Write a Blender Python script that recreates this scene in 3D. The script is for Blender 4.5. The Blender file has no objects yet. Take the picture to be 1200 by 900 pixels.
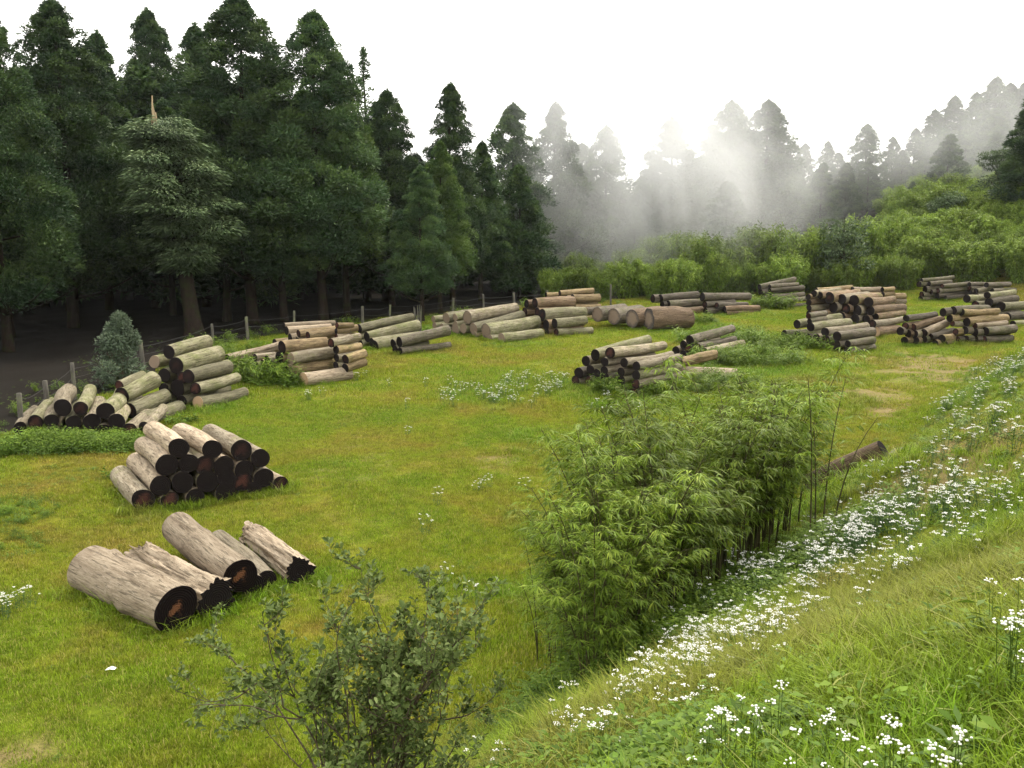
import bpy, math, random
import numpy as np
from mathutils import Vector, Matrix

random.seed(7)
RNG = np.random.default_rng(11)
sc = bpy.context.scene
COL = sc.collection
R = math.radians
PI = math.pi

# ------------------------------------------------------------------ camera maths
F = 1039.0
CAM = np.array([0.0, 0.0, 5.5])
PITCH = math.atan(150 / F)
CP, SP = math.cos(PITCH), math.sin(PITCH)


def ray(px, py):
    a = (px - 600) / F
    b = (450 - py) / F
    return np.array([a, CP + b * SP, -SP + b * CP])


def at_depth(px, py, D):
    d = ray(px, py)
    return CAM + d * (D / d[1])


# ------------------------------------------------------------------ terrain
def sp(v, k):
    return k * np.logaddexp(0, np.asarray(v, float) / k)


def bank_s(x, y):
    return 0.8 * (x + 0.9) - 0.6 * (y - 9.5)


def gz(x, y):
    x = np.asarray(x, float)
    y = np.asarray(y, float)
    z = 0.05 * sp(y - 22, 2.5)
    s = bank_s(x, y) + 0.35 * np.sin(y * 0.55) + 0.25 * np.sin(x * 0.9 + 1.0)
    bank = 0.62 * sp(s, 0.45)
    bank = np.where(bank > 7, 7 + 0.25 * (bank - 7), bank)
    fade = 1 / (1 + np.exp((y - 40) / 3.0))
    z = z + bank * fade
    u = (x - 32) * 0.8 + (y - 75) * 0.6
    hp = sp(u, 3.0)
    z = z + 9.5 * (1 - np.exp(-hp * 0.55 / 9.5)) + 0.02 * np.maximum(hp - 40, 0)
    z = z + 0.05 * np.sin(x * 0.7 + y * 0.31) * np.sin(y * 0.53 - 0.4) + 0.03 * np.sin(x * 1.9 + 2) * np.sin(y * 1.6)
    z = z + 0.25 * np.exp(-(((x + 13.0) / 1.6) ** 2 + ((y - 24.0) / 1.6) ** 2))
    z = z + 0.12 * np.exp(-(((x + 10.8) / 1.6) ** 2 + ((y - 19.0) / 1.4) ** 2))
    return z


def hit(px, py):
    d = ray(px, py)
    d = d / d[1]
    t = np.concatenate([np.arange(1.5, 30, 0.05), np.arange(30, 300, 0.3)])
    P = CAM + t[:, None] * d
    below = P[:, 2] < gz(P[:, 0], P[:, 1])
    k = int(np.argmax(below))
    if not below.any():
        return P[-1]
    a, b = t[k - 1], t[k]
    for _ in range(18):
        m = (a + b) / 2
        p = CAM + m * d
        if p[2] < gz(p[0], p[1]):
            b = m
        else:
            a = m
    return CAM + b * d


def onray(px, D):
    """ground point seen in direction px at distance D"""
    x = (px - 600) / F * D * 0.995
    return np.array([x, D, float(gz(x, D))])


# ------------------------------------------------------------------ object helpers
def new_mesh(name, V, Fc, mat=None, smooth=False, tint=None):
    me = bpy.data.meshes.new(name)
    V = np.asarray(V, dtype=np.float32)
    if isinstance(Fc, np.ndarray):
        n, k = Fc.shape
        me.vertices.add(len(V))
        me.vertices.foreach_set('co', V.ravel())
        me.loops.add(n * k)
        me.loops.foreach_set('vertex_index', Fc.astype(np.int32).ravel())
        me.polygons.add(n)
        me.polygons.foreach_set('loop_start', np.arange(0, n * k, k, dtype=np.int32))
        me.update(calc_edges=True)
    else:
        me.from_pydata([tuple(map(float, v)) for v in V], [], Fc)
    if smooth:
        me.polygons.foreach_set('use_smooth', np.ones(len(me.polygons), bool))
    if tint is not None:
        a = me.attributes.new('tint', 'FLOAT', 'POINT')
        a.data.foreach_set('value', np.asarray(tint, dtype=np.float32))
    if mat:
        me.materials.append(mat)
    return me


def link(name, me, parent=None):
    o = bpy.data.objects.new(name, me)
    COL.objects.link(o)
    if parent:
        o.parent = parent
    return o


def tag(o, label=None, cat=None, group=None, kind=None):
    if label:
        o['label'] = label
    if cat:
        o['category'] = cat
    if group:
        o['group'] = group
    if kind:
        o['kind'] = kind
    return o


def empty(name, loc, rz=0.0):
    o = bpy.data.objects.new(name, None)
    o.empty_display_size = 0.2
    COL.objects.link(o)
    o.location = tuple(map(float, loc))
    o.rotation_euler = (0, 0, rz)
    return o


def copy_tree(o, parent=None):
    c = o.copy()
    COL.objects.link(c)
    if parent:
        c.parent = parent
    for ch in list(o.children):
        if ch.name in KIDS.get(o.name, [x.name for x in o.children]):
            copy_tree(ch, c)
    return c


KIDS = {}

# ------------------------------------------------------------------ materials


class NT:
    def __init__(self, name):
        self.m = bpy.data.materials.new(name)
        self.m.use_nodes = True
        self.t = self.m.node_tree
        self.t.nodes.clear()
        self.out = self.t.nodes.new('ShaderNodeOutputMaterial')

    def n(self, kind, ins=None, **props):
        nd = self.t.nodes.new(kind)
        for k, v in props.items():
            setattr(nd, k, v)
        for k, v in (ins or {}).items():
            s = nd.inputs[k]
            if isinstance(v, bpy.types.NodeSocket):
                self.t.links.new(v, s)
            else:
                s.default_value = v
        return nd

    def noise(self, vec, scale, detail=4, rough=0.6, dist=0.0):
        return self.n('ShaderNodeTexNoise', {'Vector': vec, 'Scale': scale, 'Detail': detail, 'Roughness': rough, 'Distortion': dist}).outputs['Fac']

    def ramp(self, fac, stops, interp='LINEAR'):
        r = self.n('ShaderNodeValToRGB', {'Fac': fac})
        r.color_ramp.interpolation = interp
        e = r.color_ramp.elements
        while len(e) < len(stops):
            e.new(0.5)
        for el, (p, c) in zip(e, stops):
            el.position = p
            el.color = (c[0], c[1], c[2], 1) if not isinstance(c, (int, float)) else (c, c, c, 1)
        return r.outputs['Color']

    def mix(self, fac, a, b, blend='MIX'):
        nd = self.n('ShaderNodeMix', None, data_type='RGBA', blend_type=blend)
        for s, v in ((nd.inputs[0], fac), (nd.inputs[6], a), (nd.inputs[7], b)):
            if isinstance(v, bpy.types.NodeSocket):
                self.t.links.new(v, s)
            elif isinstance(v, tuple):
                s.default_value = (v[0], v[1], v[2], 1)
            else:
                s.default_value = v
        return nd.outputs[2]

    def math(self, op, a, b=0.0, clamp=False):
        nd = self.n('ShaderNodeMath', None, operation=op, use_clamp=clamp)
        for s, v in zip(nd.inputs, (a, b)):
            if isinstance(v, bpy.types.NodeSocket):
                self.t.links.new(v, s)
            else:
                s.default_value = v
        return nd.outputs[0]

    def attr(self, name):
        return self.n('ShaderNodeAttribute', attribute_name=name).outputs['Fac']

    def surf(self, color, rough=0.9, bump=None, strength=0.3, dist=0.02, spec=0.2, trans=0.0):
        b = self.n('ShaderNodeBsdfPrincipled', {'Base Color': color, 'Roughness': rough, 'Specular IOR Level': spec})
        if bump is not None:
            bn = self.n('ShaderNodeBump', {'Height': bump, 'Strength': strength, 'Distance': dist})
            self.t.links.new(bn.outputs[0], b.inputs['Normal'])
        o = b.outputs[0]
        if trans > 0:
            tr = self.n('ShaderNodeBsdfTranslucent', {'Color': color})
            o = self.n('ShaderNodeMixShader', {0: trans, 1: o, 2: tr.outputs[0]}).outputs[0]
        self.t.links.new(o, self.out.inputs['Surface'])
        return self.m


def pos(t):
    return t.n('ShaderNodeNewGeometry').outputs['Position']


def grass_colour(t):
    p = pos(t)
    n1 = t.noise(p, 0.16, 5, 0.62, 0.3)
    n2 = t.noise(p, 0.7, 4, 0.65)
    n3 = t.noise(p, 5.0, 3, 0.6)
    a = t.ramp(n1, [(0.34, (0.095, 0.175, 0.009)), (0.46, (0.150, 0.220, 0.012)), (0.54, (0.215, 0.225, 0.018)), (0.61, (0.25, 0.170, 0.040))])
    b = t.ramp(n2, [(0.28, (0.10, 0.175, 0.010)), (0.5, (0.165, 0.225, 0.013)), (0.66, (0.205, 0.205, 0.025)), (0.78, (0.23, 0.155, 0.05))])
    c = t.mix(0.5, a, b)
    g = t.ramp(n3, [(0.25, 0.62), (0.75, 1.25)])
    return t.mix(1.0, c, g, 'MULTIPLY')


def mat_ground():
    t = NT('meadow_ground')
    c = grass_colour(t)
    p = pos(t)
    fine = t.noise(p, 22, 4, 0.7)
    c = t.mix(1.0, c, (0.72, 0.66, 0.62), 'MULTIPLY')  # soil darkened overall, standing in for shade between grass blades
    c = t.mix(0.55, c, t.mix(1.0, c, t.ramp(fine, [(0.3, 0.35), (0.7, 1.25)]), 'MULTIPLY'))
    dirt = t.attr('dirt')
    dn = t.noise(p, 1.6, 5, 0.7)
    dm = t.math('MULTIPLY', t.ramp(t.math('ADD', dn, t.math('MULTIPLY', dirt, 0.40)), [(0.60, 0.0), (0.98, 1.0)]), 0.75)
    c = t.mix(dm, c, t.ramp(fine, [(0.3, (0.11, 0.075, 0.04)), (0.7, (0.24, 0.17, 0.09))]))
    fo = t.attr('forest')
    c = t.mix(fo, c, t.ramp(fine, [(0.3, (0.005, 0.004, 0.003)), (0.7, (0.014, 0.011, 0.008))]))  # forest shade put into the floor colour: litter painted near black
    return t.surf(c, 0.95, fine, 0.6, 0.05, 0.1)


def mat_grass(name, trans=0.35, gain=1.0, dry=0.12, green=1.0):
    t = NT(name)
    c = grass_colour(t)
    tint = t.attr('tint')
    k = t.ramp(tint, [(0.0, 0.5), (0.5, 1.0), (1.0, 1.5)])
    c = t.mix(1.0, c, k, 'MULTIPLY')
    d = t.ramp(tint, [(1 - dry, 0.0), (1 - dry + 0.03, 1.0)])
    c = t.mix(t.math('MULTIPLY', d, 0.7), c, (0.33, 0.26, 0.10))
    c = t.mix(1.0, c, (gain * green, gain, gain), 'MULTIPLY')
    return t.surf(c, 0.6, trans=trans, spec=0.15)


def mat_leaf(name, dark, mid, light, trans=0.3, rough=0.6, spec=0.2, objvar=0.25, top=None):
    t = NT(name)
    tint = t.attr('tint')
    c = t.ramp(tint, [(0.0, dark), (0.5, mid), (1.0, light)])
    oi = t.n('ShaderNodeObjectInfo').outputs['Random']
    c = t.mix(1.0, c, t.ramp(oi, [(0.0, 1 - objvar), (1.0, 1 + objvar)]), 'MULTIPLY')
    n = t.noise(pos(t), 0.5, 3, 0.6)
    c = t.mix(1.0, c, t.ramp(n, [(0.3, 0.75), (0.7, 1.25)]), 'MULTIPLY')
    return t.surf(c, rough, trans=trans, spec=spec)


def mat_bark(name, a, b, moss=None, scale=6.0):
    t = NT(name)
    oc = t.n('ShaderNodeTexCoord').outputs['Object']
    mp = t.n('ShaderNodeMapping', {'Vector': oc, 'Scale': (1, 1, 0.18)}).outputs[0]
    n = t.noise(mp, scale, 6, 0.7)
    c = t.ramp(n, [(0.3, a), (0.7, b)])
    if moss:
        m = t.ramp(t.noise(oc, 2.2, 4, 0.6), [(0.48, 0.0), (0.62, 0.8)])
        c = t.mix(m, c, moss)
    return t.surf(c, 0.95, n, 0.8, 0.05, 0.1)


def mat_log(name, a, b, streak, moss=None, mossamt=0.5):
    """weathered debarked log: the grain runs along local X"""
    t = NT(name)
    oc = t.n('ShaderNodeTexCoord').outputs['Object']
    oi = t.n('ShaderNodeObjectInfo').outputs['Random']
    off = t.n('ShaderNodeCombineXYZ', {'X': t.math('MULTIPLY', oi, 37.0), 'Y': t.math('MULTIPLY', oi, 11.0)}).outputs[0]
    v = t.n('ShaderNodeVectorMath', {0: oc, 1: off}, operation='ADD').outputs[0]
    grain = t.n('ShaderNodeMapping', {'Vector': v, 'Scale': (0.09, 1, 1)}).outputs[0]
    short = t.n('ShaderNodeMapping', {'Vector': v, 'Scale': (0.3, 1, 1)}).outputs[0]
    g1 = t.noise(grain, 11, 6, 0.7, 0.25)
    g2 = t.noise(grain, 60, 3, 0.6)
    g3 = t.noise(short, 9, 5, 0.75, 0.5)
    blot = t.noise(short, 3.0, 5, 0.7, 0.4)
    c = t.ramp(g1, [(0.34, a), (0.60, b)])
    c = t.mix(t.ramp(g2, [(0.50, 0.0), (0.66, 0.7)]), c, streak)
    c = t.mix(t.ramp(blot, [(0.52, 0.0), (0.66, 0.75)]), c, streak)
    c = t.mix(t.ramp(g3, [(0.60, 0.0), (0.70, 0.8)]), c, tuple(0.42 * q for q in streak))
    c = t.mix(t.ramp(g3, [(0.30, 0.5), (0.40, 0.0)]), c, tuple(min(1.0, 1.3 * q) for q in b))
    c = t.mix(1.0, c, t.ramp(oi, [(0.0, 0.50), (1.0, 1.08)]), 'MULTIPLY')
    if moss:
        mn = t.noise(v, 1.7, 5, 0.7)
        up = t.n('ShaderNodeSeparateXYZ', {0: t.n('ShaderNodeNewGeometry').outputs['Normal']}).outputs['Z']
        mm = t.math('ADD', mn, t.math('MULTIPLY', t.math('SUBTRACT', oi, 0.5), 0.16))
        m = t.ramp(mm, [(0.62 - 0.28 * mossamt, 0.0), (0.80 - 0.2 * mossamt, 0.85)])
        c = t.mix(m, c, moss)
    cr = t.ramp(t.noise(grain, 26, 2, 0.5), [(0.58, 0.0), (0.62, 1.0)])
    h = t.math('SUBTRACT', g1, t.math('MULTIPLY', cr, 0.35))
    c = t.mix(t.math('MULTIPLY', cr, 0.5), c, (0.04, 0.03, 0.02))
    return t.surf(c, 0.85, h, 0.7, 0.04, 0.15)


def mat_end(name, rim, heart, heartr=0.45):
    t = NT(name)
    oc = t.n('ShaderNodeTexCoord').outputs['Object']
    oi = t.n('ShaderNodeObjectInfo').outputs['Random']
    ln = t.n('ShaderNodeVectorMath', {0: oc}, operation='LENGTH').outputs['Value']
    nn = t.noise(oc, 5, 4, 0.7)
    rr = t.math('ADD', ln, t.math('MULTIPLY', t.math('SUBTRACT', nn, 0.5), 0.5))
    rings = t.n('ShaderNodeTexWave', {'Vector': oc, 'Scale': 9.0, 'Distortion': 1.5, 'Detail': 2.0}, wave_type='RINGS', rings_direction='X').outputs['Fac']
    c = t.ramp(rings, [(0.0, tuple(0.6 * x for x in rim)), (1.0, tuple(1.3 * x for x in rim))])
    hm = t.ramp(rr, [(heartr * 0.5, 1.0), (heartr, 0.0)])
    hm = t.math('MULTIPLY', hm, t.ramp(oi, [(0.65, 0.0), (1.0, 0.9)]) if name == 'dark_cut_end' else 1.0)
    c = t.mix(hm, c, heart)
    return t.surf(c, 0.95, t.math('ADD', rings, nn), 0.4, 0.02, 0.1)


M = {}
M['ground'] = mat_ground()
M['grass'] = mat_grass('meadow_grass_blades', gain=1.25)
M['long'] = mat_grass('long_grass_blades', gain=1.2, dry=0.06, green=0.86)
M['weed'] = mat_leaf('weed_leaves', (0.05, 0.09, 0.010), (0.10, 0.18, 0.02), (0.18, 0.26, 0.04), 0.3)
M['cover'] = mat_leaf('ground_cover_leaves', (0.035, 0.075, 0.008), (0.085, 0.155, 0.012), (0.17, 0.24, 0.025), 0.25)
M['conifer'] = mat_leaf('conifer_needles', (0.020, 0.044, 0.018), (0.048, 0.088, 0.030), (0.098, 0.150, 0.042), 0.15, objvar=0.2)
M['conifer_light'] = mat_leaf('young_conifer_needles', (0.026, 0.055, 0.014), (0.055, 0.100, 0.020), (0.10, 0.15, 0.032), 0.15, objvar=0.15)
M['broad'] = mat_leaf('grey_green_leaves', (0.04, 0.065, 0.028), (0.08, 0.12, 0.05), (0.14, 0.18, 0.08), 0.15)
M['silver'] = mat_leaf('silvery_leaves', (0.05, 0.075, 0.045), (0.10, 0.14, 0.085), (0.19, 0.24, 0.15), 0.15)
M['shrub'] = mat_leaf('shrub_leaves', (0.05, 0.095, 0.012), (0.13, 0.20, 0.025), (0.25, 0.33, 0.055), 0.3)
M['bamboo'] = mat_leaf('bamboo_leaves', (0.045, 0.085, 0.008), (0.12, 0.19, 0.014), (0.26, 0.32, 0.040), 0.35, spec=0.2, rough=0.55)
M['fore'] = mat_leaf('waxy_shrub_leaves', (0.04, 0.065, 0.014), (0.095, 0.135, 0.034), (0.19, 0.23, 0.08), 0.25, rough=0.6, spec=0.15, objvar=0.02)
M['bark'] = mat_bark('conifer_bark', (0.010, 0.007, 0.006), (0.028, 0.019, 0.014), (0.020, 0.025, 0.009))
M['stem'] = mat_bark('stem_bark', (0.06, 0.045, 0.030), (0.15, 0.12, 0.085), scale=20)
M['culm'] = mat_bark('bamboo_culm', (0.035, 0.04, 0.014), (0.10, 0.085, 0.04), scale=12)
M['snag'] = mat_bark('split_wood', (0.18, 0.13, 0.08), (0.45, 0.36, 0.22), scale=10)
M['post'] = mat_bark('post_wood', (0.05, 0.045, 0.04), (0.14, 0.13, 0.11), (0.12, 0.13, 0.07), 9)
M['wire'] = NT('fence_wire').surf((0.05, 0.05, 0.05, 1), 0.6)
M['pale'] = mat_log('pale_wood', (0.23, 0.175, 0.12), (0.42, 0.345, 0.25), (0.16, 0.12, 0.08))
M['tan'] = mat_log('tan_wood', (0.19, 0.135, 0.075), (0.36, 0.27, 0.15), (0.12, 0.08, 0.045), (0.13, 0.125, 0.04), 0.3)
M['mossy'] = mat_log('mossy_wood', (0.16, 0.145, 0.09), (0.30, 0.275, 0.18), (0.09, 0.08, 0.045), (0.115, 0.125, 0.045), 0.5)
M['weath'] = mat_log('weathered_wood', (0.20, 0.165, 0.115), (0.36, 0.31, 0.225), (0.13, 0.10, 0.065), (0.15, 0.15, 0.06), 0.35)
M['grey'] = mat_log('grey_wood', (0.085, 0.070, 0.055), (0.20, 0.170, 0.130), (0.05, 0.04, 0.03), (0.07, 0.075, 0.03), 0.45)
M['brown'] = mat_log('brown_wood', (0.12, 0.08, 0.05), (0.28, 0.20, 0.13), (0.08, 0.05, 0.03), (0.10, 0.10, 0.03), 0.3)
M['end'] = mat_end('dark_cut_end', (0.012, 0.009, 0.009), (0.07, 0.028, 0.022), 0.16)
M['end_front'] = mat_end('charred_cut_end', (0.008, 0.005, 0.005), (0.14, 0.06, 0.03), 0.11)  # near-black rim around a small brown heart
M['end_grey'] = mat_end('grey_cut_end', (0.06, 0.052, 0.048), (0.20, 0.15, 0.11), 0.5)
M['end_light'] = mat_end('light_cut_end', (0.28, 0.20, 0.13), (0.38, 0.26, 0.16), 0.3)


def mat_flower():
    t = NT('white_petals')
    tint = t.attr('tint')
    c = t.ramp(tint, [(0.0, (0.05, 0.10, 0.03)), (0.28, (0.07, 0.13, 0.04)), (0.30, (0.80, 0.79, 0.70)), (1.0, (0.88, 0.88, 0.85))], 'LINEAR')
    return t.surf(c, 0.7, trans=0.2)


M['flower'] = mat_flower()
M['paper'] = NT('paper').surf((0.75, 0.75, 0.73, 1), 0.7)


# ------------------------------------------------------------------ leaf kit
def unit(v):
    return v / np.maximum(np.linalg.norm(v, axis=-1, keepdims=True), 1e-9)


def leaf_quads(C, Dr, Nn, L, W, bend=0.0):
    """rhombic leaves: one quad each.  C base, Dr direction, Nn normal-ish"""
    n = len(C)
    Dr = unit(Dr)
    S = unit(np.cross(Dr, Nn))
    L = np.broadcast_to(np.asarray(L, float), (n,))[:, None]
    W = np.broadcast_to(np.asarray(W, float), (n,))[:, None]
    mid = C + Dr * L * 0.42
    tip = C + Dr * L
    tip[:, 2] -= (bend * L)[:, 0]
    V = np.stack([C, mid + S * W * 0.5, tip, mid - S * W * 0.5], 1).reshape(-1, 3)
    Fc = np.arange(4 * n).reshape(n, 4)
    return V, Fc


class Bag:
    def __init__(self):
        self.V, self.F, self.T, self.n = [], [], [], 0

    def add(self, V, Fc, tint):
        V = np.asarray(V, float)
        self.V.append(V)
        self.F.append(np.asarray(Fc) + self.n)
        self.T.append(np.broadcast_to(np.asarray(tint, float), (len(V),)).copy())
        self.n += len(V)

    def leaves(self, C, Dr, Nn, L, W, tint, bend=0.0):
        V, Fc = leaf_quads(C, Dr, Nn, L, W, bend)
        self.add(V, Fc, np.repeat(tint, 4))

    def tube(self, pts, radii, k=6, tint=0.5):
        pts = np.asarray(pts, float)
        n = len(pts)
        T = unit(np.gradient(pts, axis=0))
        ref = np.array([0.31, 0.17, 0.93])
        if abs(np.dot(T[0], unit(ref))) > 0.9:
            ref = np.array([1.0, 0.1, 0.0])
        A = unit(np.cross(T, ref))
        B = np.cross(T, A)
        th = np.arange(k) * 2 * PI / k
        rr = np.broadcast_to(np.asarray(radii, float).reshape(n, -1), (n, k))
        V = pts[:, None] + rr[..., None] * (np.cos(th)[None, :, None] * A[:, None] + np.sin(th)[None, :, None] * B[:, None])
        i = np.arange(n - 1)[:, None] * k
        j = np.arange(k)[None]
        j2 = (j + 1) % k
        Fc = np.stack([i + j, i + j2, i + k + j2, i + k + j], -1).reshape(-1, 4)
        self.add(V.reshape(-1, 3), Fc, tint)

    def mesh(self, name, mat, smooth=False):
        return new_mesh(name, np.concatenate(self.V), np.concatenate(self.F), mat, smooth, np.concatenate(self.T))


def rnd_dirs(n, rng=RNG):
    v = rng.normal(size=(n, 3))
    return unit(v)


# ------------------------------------------------------------------ ground mesh
def build_ground():
    def axis(a, b, c0, fine, grow):
        out = [c0]
        st = fine
        v = c0
        while v < b:
            st = fine * (1 + max(0, abs(v - c0) - 14) * grow)
            v += st
            out.append(v)
        v = c0
        while v > a:
            st = fine * (1 + max(0, abs(v - c0) - 14) * grow)
            v -= st
            out.insert(0, v)
        return np.array(out)
    xs = axis(-420, 420, 0, 0.28, 0.05)
    ys = axis(-40, 700, 12, 0.28, 0.04)
    X, Y = np.meshgrid(xs, ys)
    Z = gz(X, Y)
    ny, nx = X.shape
    V = np.stack([X, Y, Z], -1).reshape(-1, 3)
    i = np.arange(ny - 1)[:, None] * nx
    j = np.arange(nx - 1)[None]
    Fc = np.stack([i + j, i + j + 1, i + nx + j + 1, i + nx + j], -1).reshape(-1, 4)
    me = new_mesh('ground', V, Fc, M['ground'], True)
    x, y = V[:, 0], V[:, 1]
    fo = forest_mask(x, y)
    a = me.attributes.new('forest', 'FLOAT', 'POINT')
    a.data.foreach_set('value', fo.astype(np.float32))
    d = dirt_mask(x, y)
    a = me.attributes.new('dirt', 'FLOAT', 'POINT')
    a.data.foreach_set('value', d.astype(np.float32))
    o = link('ground', me)
    tag(o, kind='structure')
    return o


FENCE_PX = [(12, 512, 50), (46, 492, 48), (79, 470, 44), (163, 432, 40), (247, 408, 31), (288, 402, 27), (343, 392, 30), (424, 384, 27), (456, 380, 24), (530, 372, 24), (567, 368, 22), (603, 364, 22), (641, 361, 22), (716, 358, 20)]
FENCE = []


def fence_points():
    D = [26.0, 28.2, 31.0, 36.5, 43.0, 45.0, 47.5, 50.5, 52.0, 55.5, 57.0, 58.5, 60.0, 63.0]
    for (px, py, h), d in zip(FENCE_PX, D):
        FENCE.append(onray(px, d))


fence_points()
FX = np.array([-60] + [p[0] for p in FENCE] + [20, 60, 120])
FY = np.array([22] + [p[1] for p in FENCE] + [66, 72, 80])


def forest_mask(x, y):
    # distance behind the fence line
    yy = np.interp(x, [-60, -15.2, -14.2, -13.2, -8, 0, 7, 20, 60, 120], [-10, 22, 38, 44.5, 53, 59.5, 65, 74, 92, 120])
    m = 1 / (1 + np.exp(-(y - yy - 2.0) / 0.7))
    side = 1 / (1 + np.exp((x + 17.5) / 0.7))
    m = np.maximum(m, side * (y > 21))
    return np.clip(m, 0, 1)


def dirt_mask(x, y):
    d = np.zeros_like(x)
    for (px, py, rx, ry, a) in [(1090, 430, 3.6, 6.5, 1.25), (1020, 470, 2.4, 4.5, 1.15), (1150, 520, 1.5, 3, 0.8), (1090, 560, 1.2, 2.5, 0.9), (590, 540, 1.1, 1.6, 0.9), (20, 890, 0.7, 0.6, 1.0),
                                (400, 540, 2.5, 4, 0.45), (690, 405, 3, 5, 0.5), (450, 470, 3, 4, 0.4), (430, 690, 1.2, 1.6, 0.5), (830, 395, 3, 3, 0.35), (1120, 405, 3, 2.0, 0.6)]:
        c = hit(px, py)
        d = np.maximum(d, a * np.exp(-(((x - c[0]) / rx) ** 2 + ((y - c[1]) / ry) ** 2)))
    return d


GROUND = build_ground()

# ------------------------------------------------------------------ logs
LOG_N = [0]
PLACED = []


def log_axis_matrix(P0, P1):
    d = Vector(P1 - P0)
    x = d.normalized()
    y = Vector((0, 0, 1)).cross(x).normalized()
    z = x.cross(y)
    m = Matrix((x, y, z)).transposed()
    return m


def make_log(P0, P1, r, mat, endmat, label, group, rough=0.0, taper=0.0, name='log', broken=False, farend=True, ecc=None):
    """body in local coords along +X from the near cut end; child cut faces"""
    P0, P1 = np.asarray(P0, float), np.asarray(P1, float)
    L = float(np.linalg.norm(P1 - P0))
    if P0[1] < 17:
        PLACED.append((P0.copy(), P1.copy(), r))
    LOG_N[0] += 1
    rng = np.random.default_rng(1000 + LOG_N[0])
    big = r * F / P0[1] > 14
    k = 48 if big else 24
    n = 40 if big else 12
    th = np.arange(k) * 2 * PI / k
    t = np.linspace(0, 1, n)
    ph = rng.uniform(0, 6.28, 8)
    TT, TH = np.meshgrid(t, th, indexing='ij')
    rad = r * (1 + 0.025 * np.sin(2 * TH + ph[0]) + 0.015 * np.sin(3 * TH + ph[1] + 2 * TT) + 0.012 * np.sin(5 * TH + ph[2] + 3 * TT)
               + 0.03 * np.sin(4 * TT + ph[3]) + 0.015 * np.sin(11 * TT + ph[6]) - taper * TT + rng.normal(size=TT.shape) * 0.004)
    ecc = rng.uniform(0, 0.05) if ecc is None else ecc
    rad *= 1 + ecc * np.cos(2 * TH + ph[5])
    # knots and branch stubs
    for _ in range(int(rng.integers(1, 5))):
        kt, ka = rng.uniform(0.1, 0.9), rng.uniform(0, 6.28)
        dl = np.angle(np.exp(1j * (TH - ka)))
        rad *= 1 + rng.uniform(0.06, 0.16) * np.exp(-((TT - kt) / 0.035) ** 2 - (dl / 0.28) ** 2)
    if rough:
        lobes = 0.5 * np.sin(3 * TH + ph[4] + 1.3 * TT) + 0.35 * np.sin(7 * TH + ph[5] - 2.5 * TT) + 0.25 * np.sin(11 * TH + ph[6] + 4 * TT)
        cut = np.clip(np.sin(TH * 1 + ph[7]) * 1.4 - 0.4 + 0.5 * np.sin(5 * TT + ph[1]), 0, 1)
        rad *= 1 + rough * (0.45 * lobes - 0.6 * cut * (0.3 + TT)) + rough * 0.22 * np.sin(17 * TH + 3 * TT + ph[0]) * np.sin(9 * TT + ph[2]) + rough * 0.035 * rng.normal(size=TT.shape)
        rad = np.maximum(rad, 0.25 * r)
    bendy = 0.028 * L * rng.uniform(-1, 1) * np.sin(PI * t)
    bendz = 0.014 * L * rng.uniform(-1, 1) * np.sin(PI * t)
    X = np.repeat((t * L)[:, None], k, 1)
    if broken:
        w = (TT > 0.8) * (TT - 0.8) / 0.2
        X = X - w * L * 0.16 * (0.5 + 0.5 * np.sin(2 * TH + ph[2]) + 0.25 * rng.normal(size=TT.shape)).clip(0, 1.2)
    Y = rad * np.cos(TH) + bendy[:, None]
    Z = rad * np.sin(TH) + bendz[:, None]
    V = np.stack([X, Y, Z], -1).reshape(-1, 3)
    i = np.arange(n - 1)[:, None] * k
    j = np.arange(k)[None]
    j2 = (j + 1) % k
    Fc = np.stack([i + j, i + j2, i + k + j2, i + k + j], -1).reshape(-1, 4)
    # close both ends with a small chamfer ring + centre, as part of the body (hidden by the cut faces)
    V0 = V.reshape(n, k, 3)

    def cap(ringv, cx, sgn, mat_, nm):
        c = ringv.mean(0)
        R1 = c + (ringv - c) * 0.985
        R1[:, 0] += -sgn * 0.012
        R2 = c + (ringv - c) * 0.6
        R2[:, 0] += -sgn * (0.012 + 0.01 * r)
        R2[:, 1:] += rng.normal(size=(k, 2)) * 0.01 * r
        CC = c.copy()[None]
        CC[:, 0] += -sgn * (0.010 + 0.02 * r)
        VV = np.concatenate([ringv, R1, R2, CC])
        ff = []
        for a in range(k):
            b = (a + 1) % k
            ff.append((a, b, k + b, k + a))
            ff.append((k + a, k + b, 2 * k + b, 2 * k + a))
            ff.append((2 * k + a, 2 * k + b, 3 * k))
        if sgn > 0:
            ff = [tuple(reversed(f)) for f in ff]
        org = c.copy()
        VV = VV - org
        me = new_mesh(nm, VV / 1.0, ff, mat_, False)
        o = link(nm, me)
        return o, org
    base = (P0 + P1) / 2
    root = empty(name, (base[0], base[1], base[2] - r))
    m = log_axis_matrix(P0, P1)
    root.rotation_mode = 'XYZ'
    root.rotation_euler = (0, 0, math.atan2(P1[1] - P0[1], P1[0] - P0[0]))
    Mroot = Matrix.Translation(root.location) @ Matrix.Rotation(root.rotation_euler[2], 4, 'Z')
    inv = Mroot.inverted()
    Mw = Matrix.Translation(Vector(P0)) @ m.to_4x4()
    loc = inv @ Mw
    body = link('log_body', new_mesh('log_body', V, Fc, mat, True), root)
    body.matrix_local = loc
    roll = rng.uniform(0, 6.28)
    o, org = cap(V0[0], 0, 1, endmat, 'cut_face')
    o.parent = root
    o.matrix_local = loc @ Matrix.Translation(Vector(org))
    if farend:
        o, org = cap(V0[-1], 0, -1, endmat if not broken else M['brown'], 'cut_face')
        o.parent = root
        o.matrix_local = loc @ Matrix.Translation(Vector(org))
    tag(root, label, 'log', group)
    return root


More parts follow.
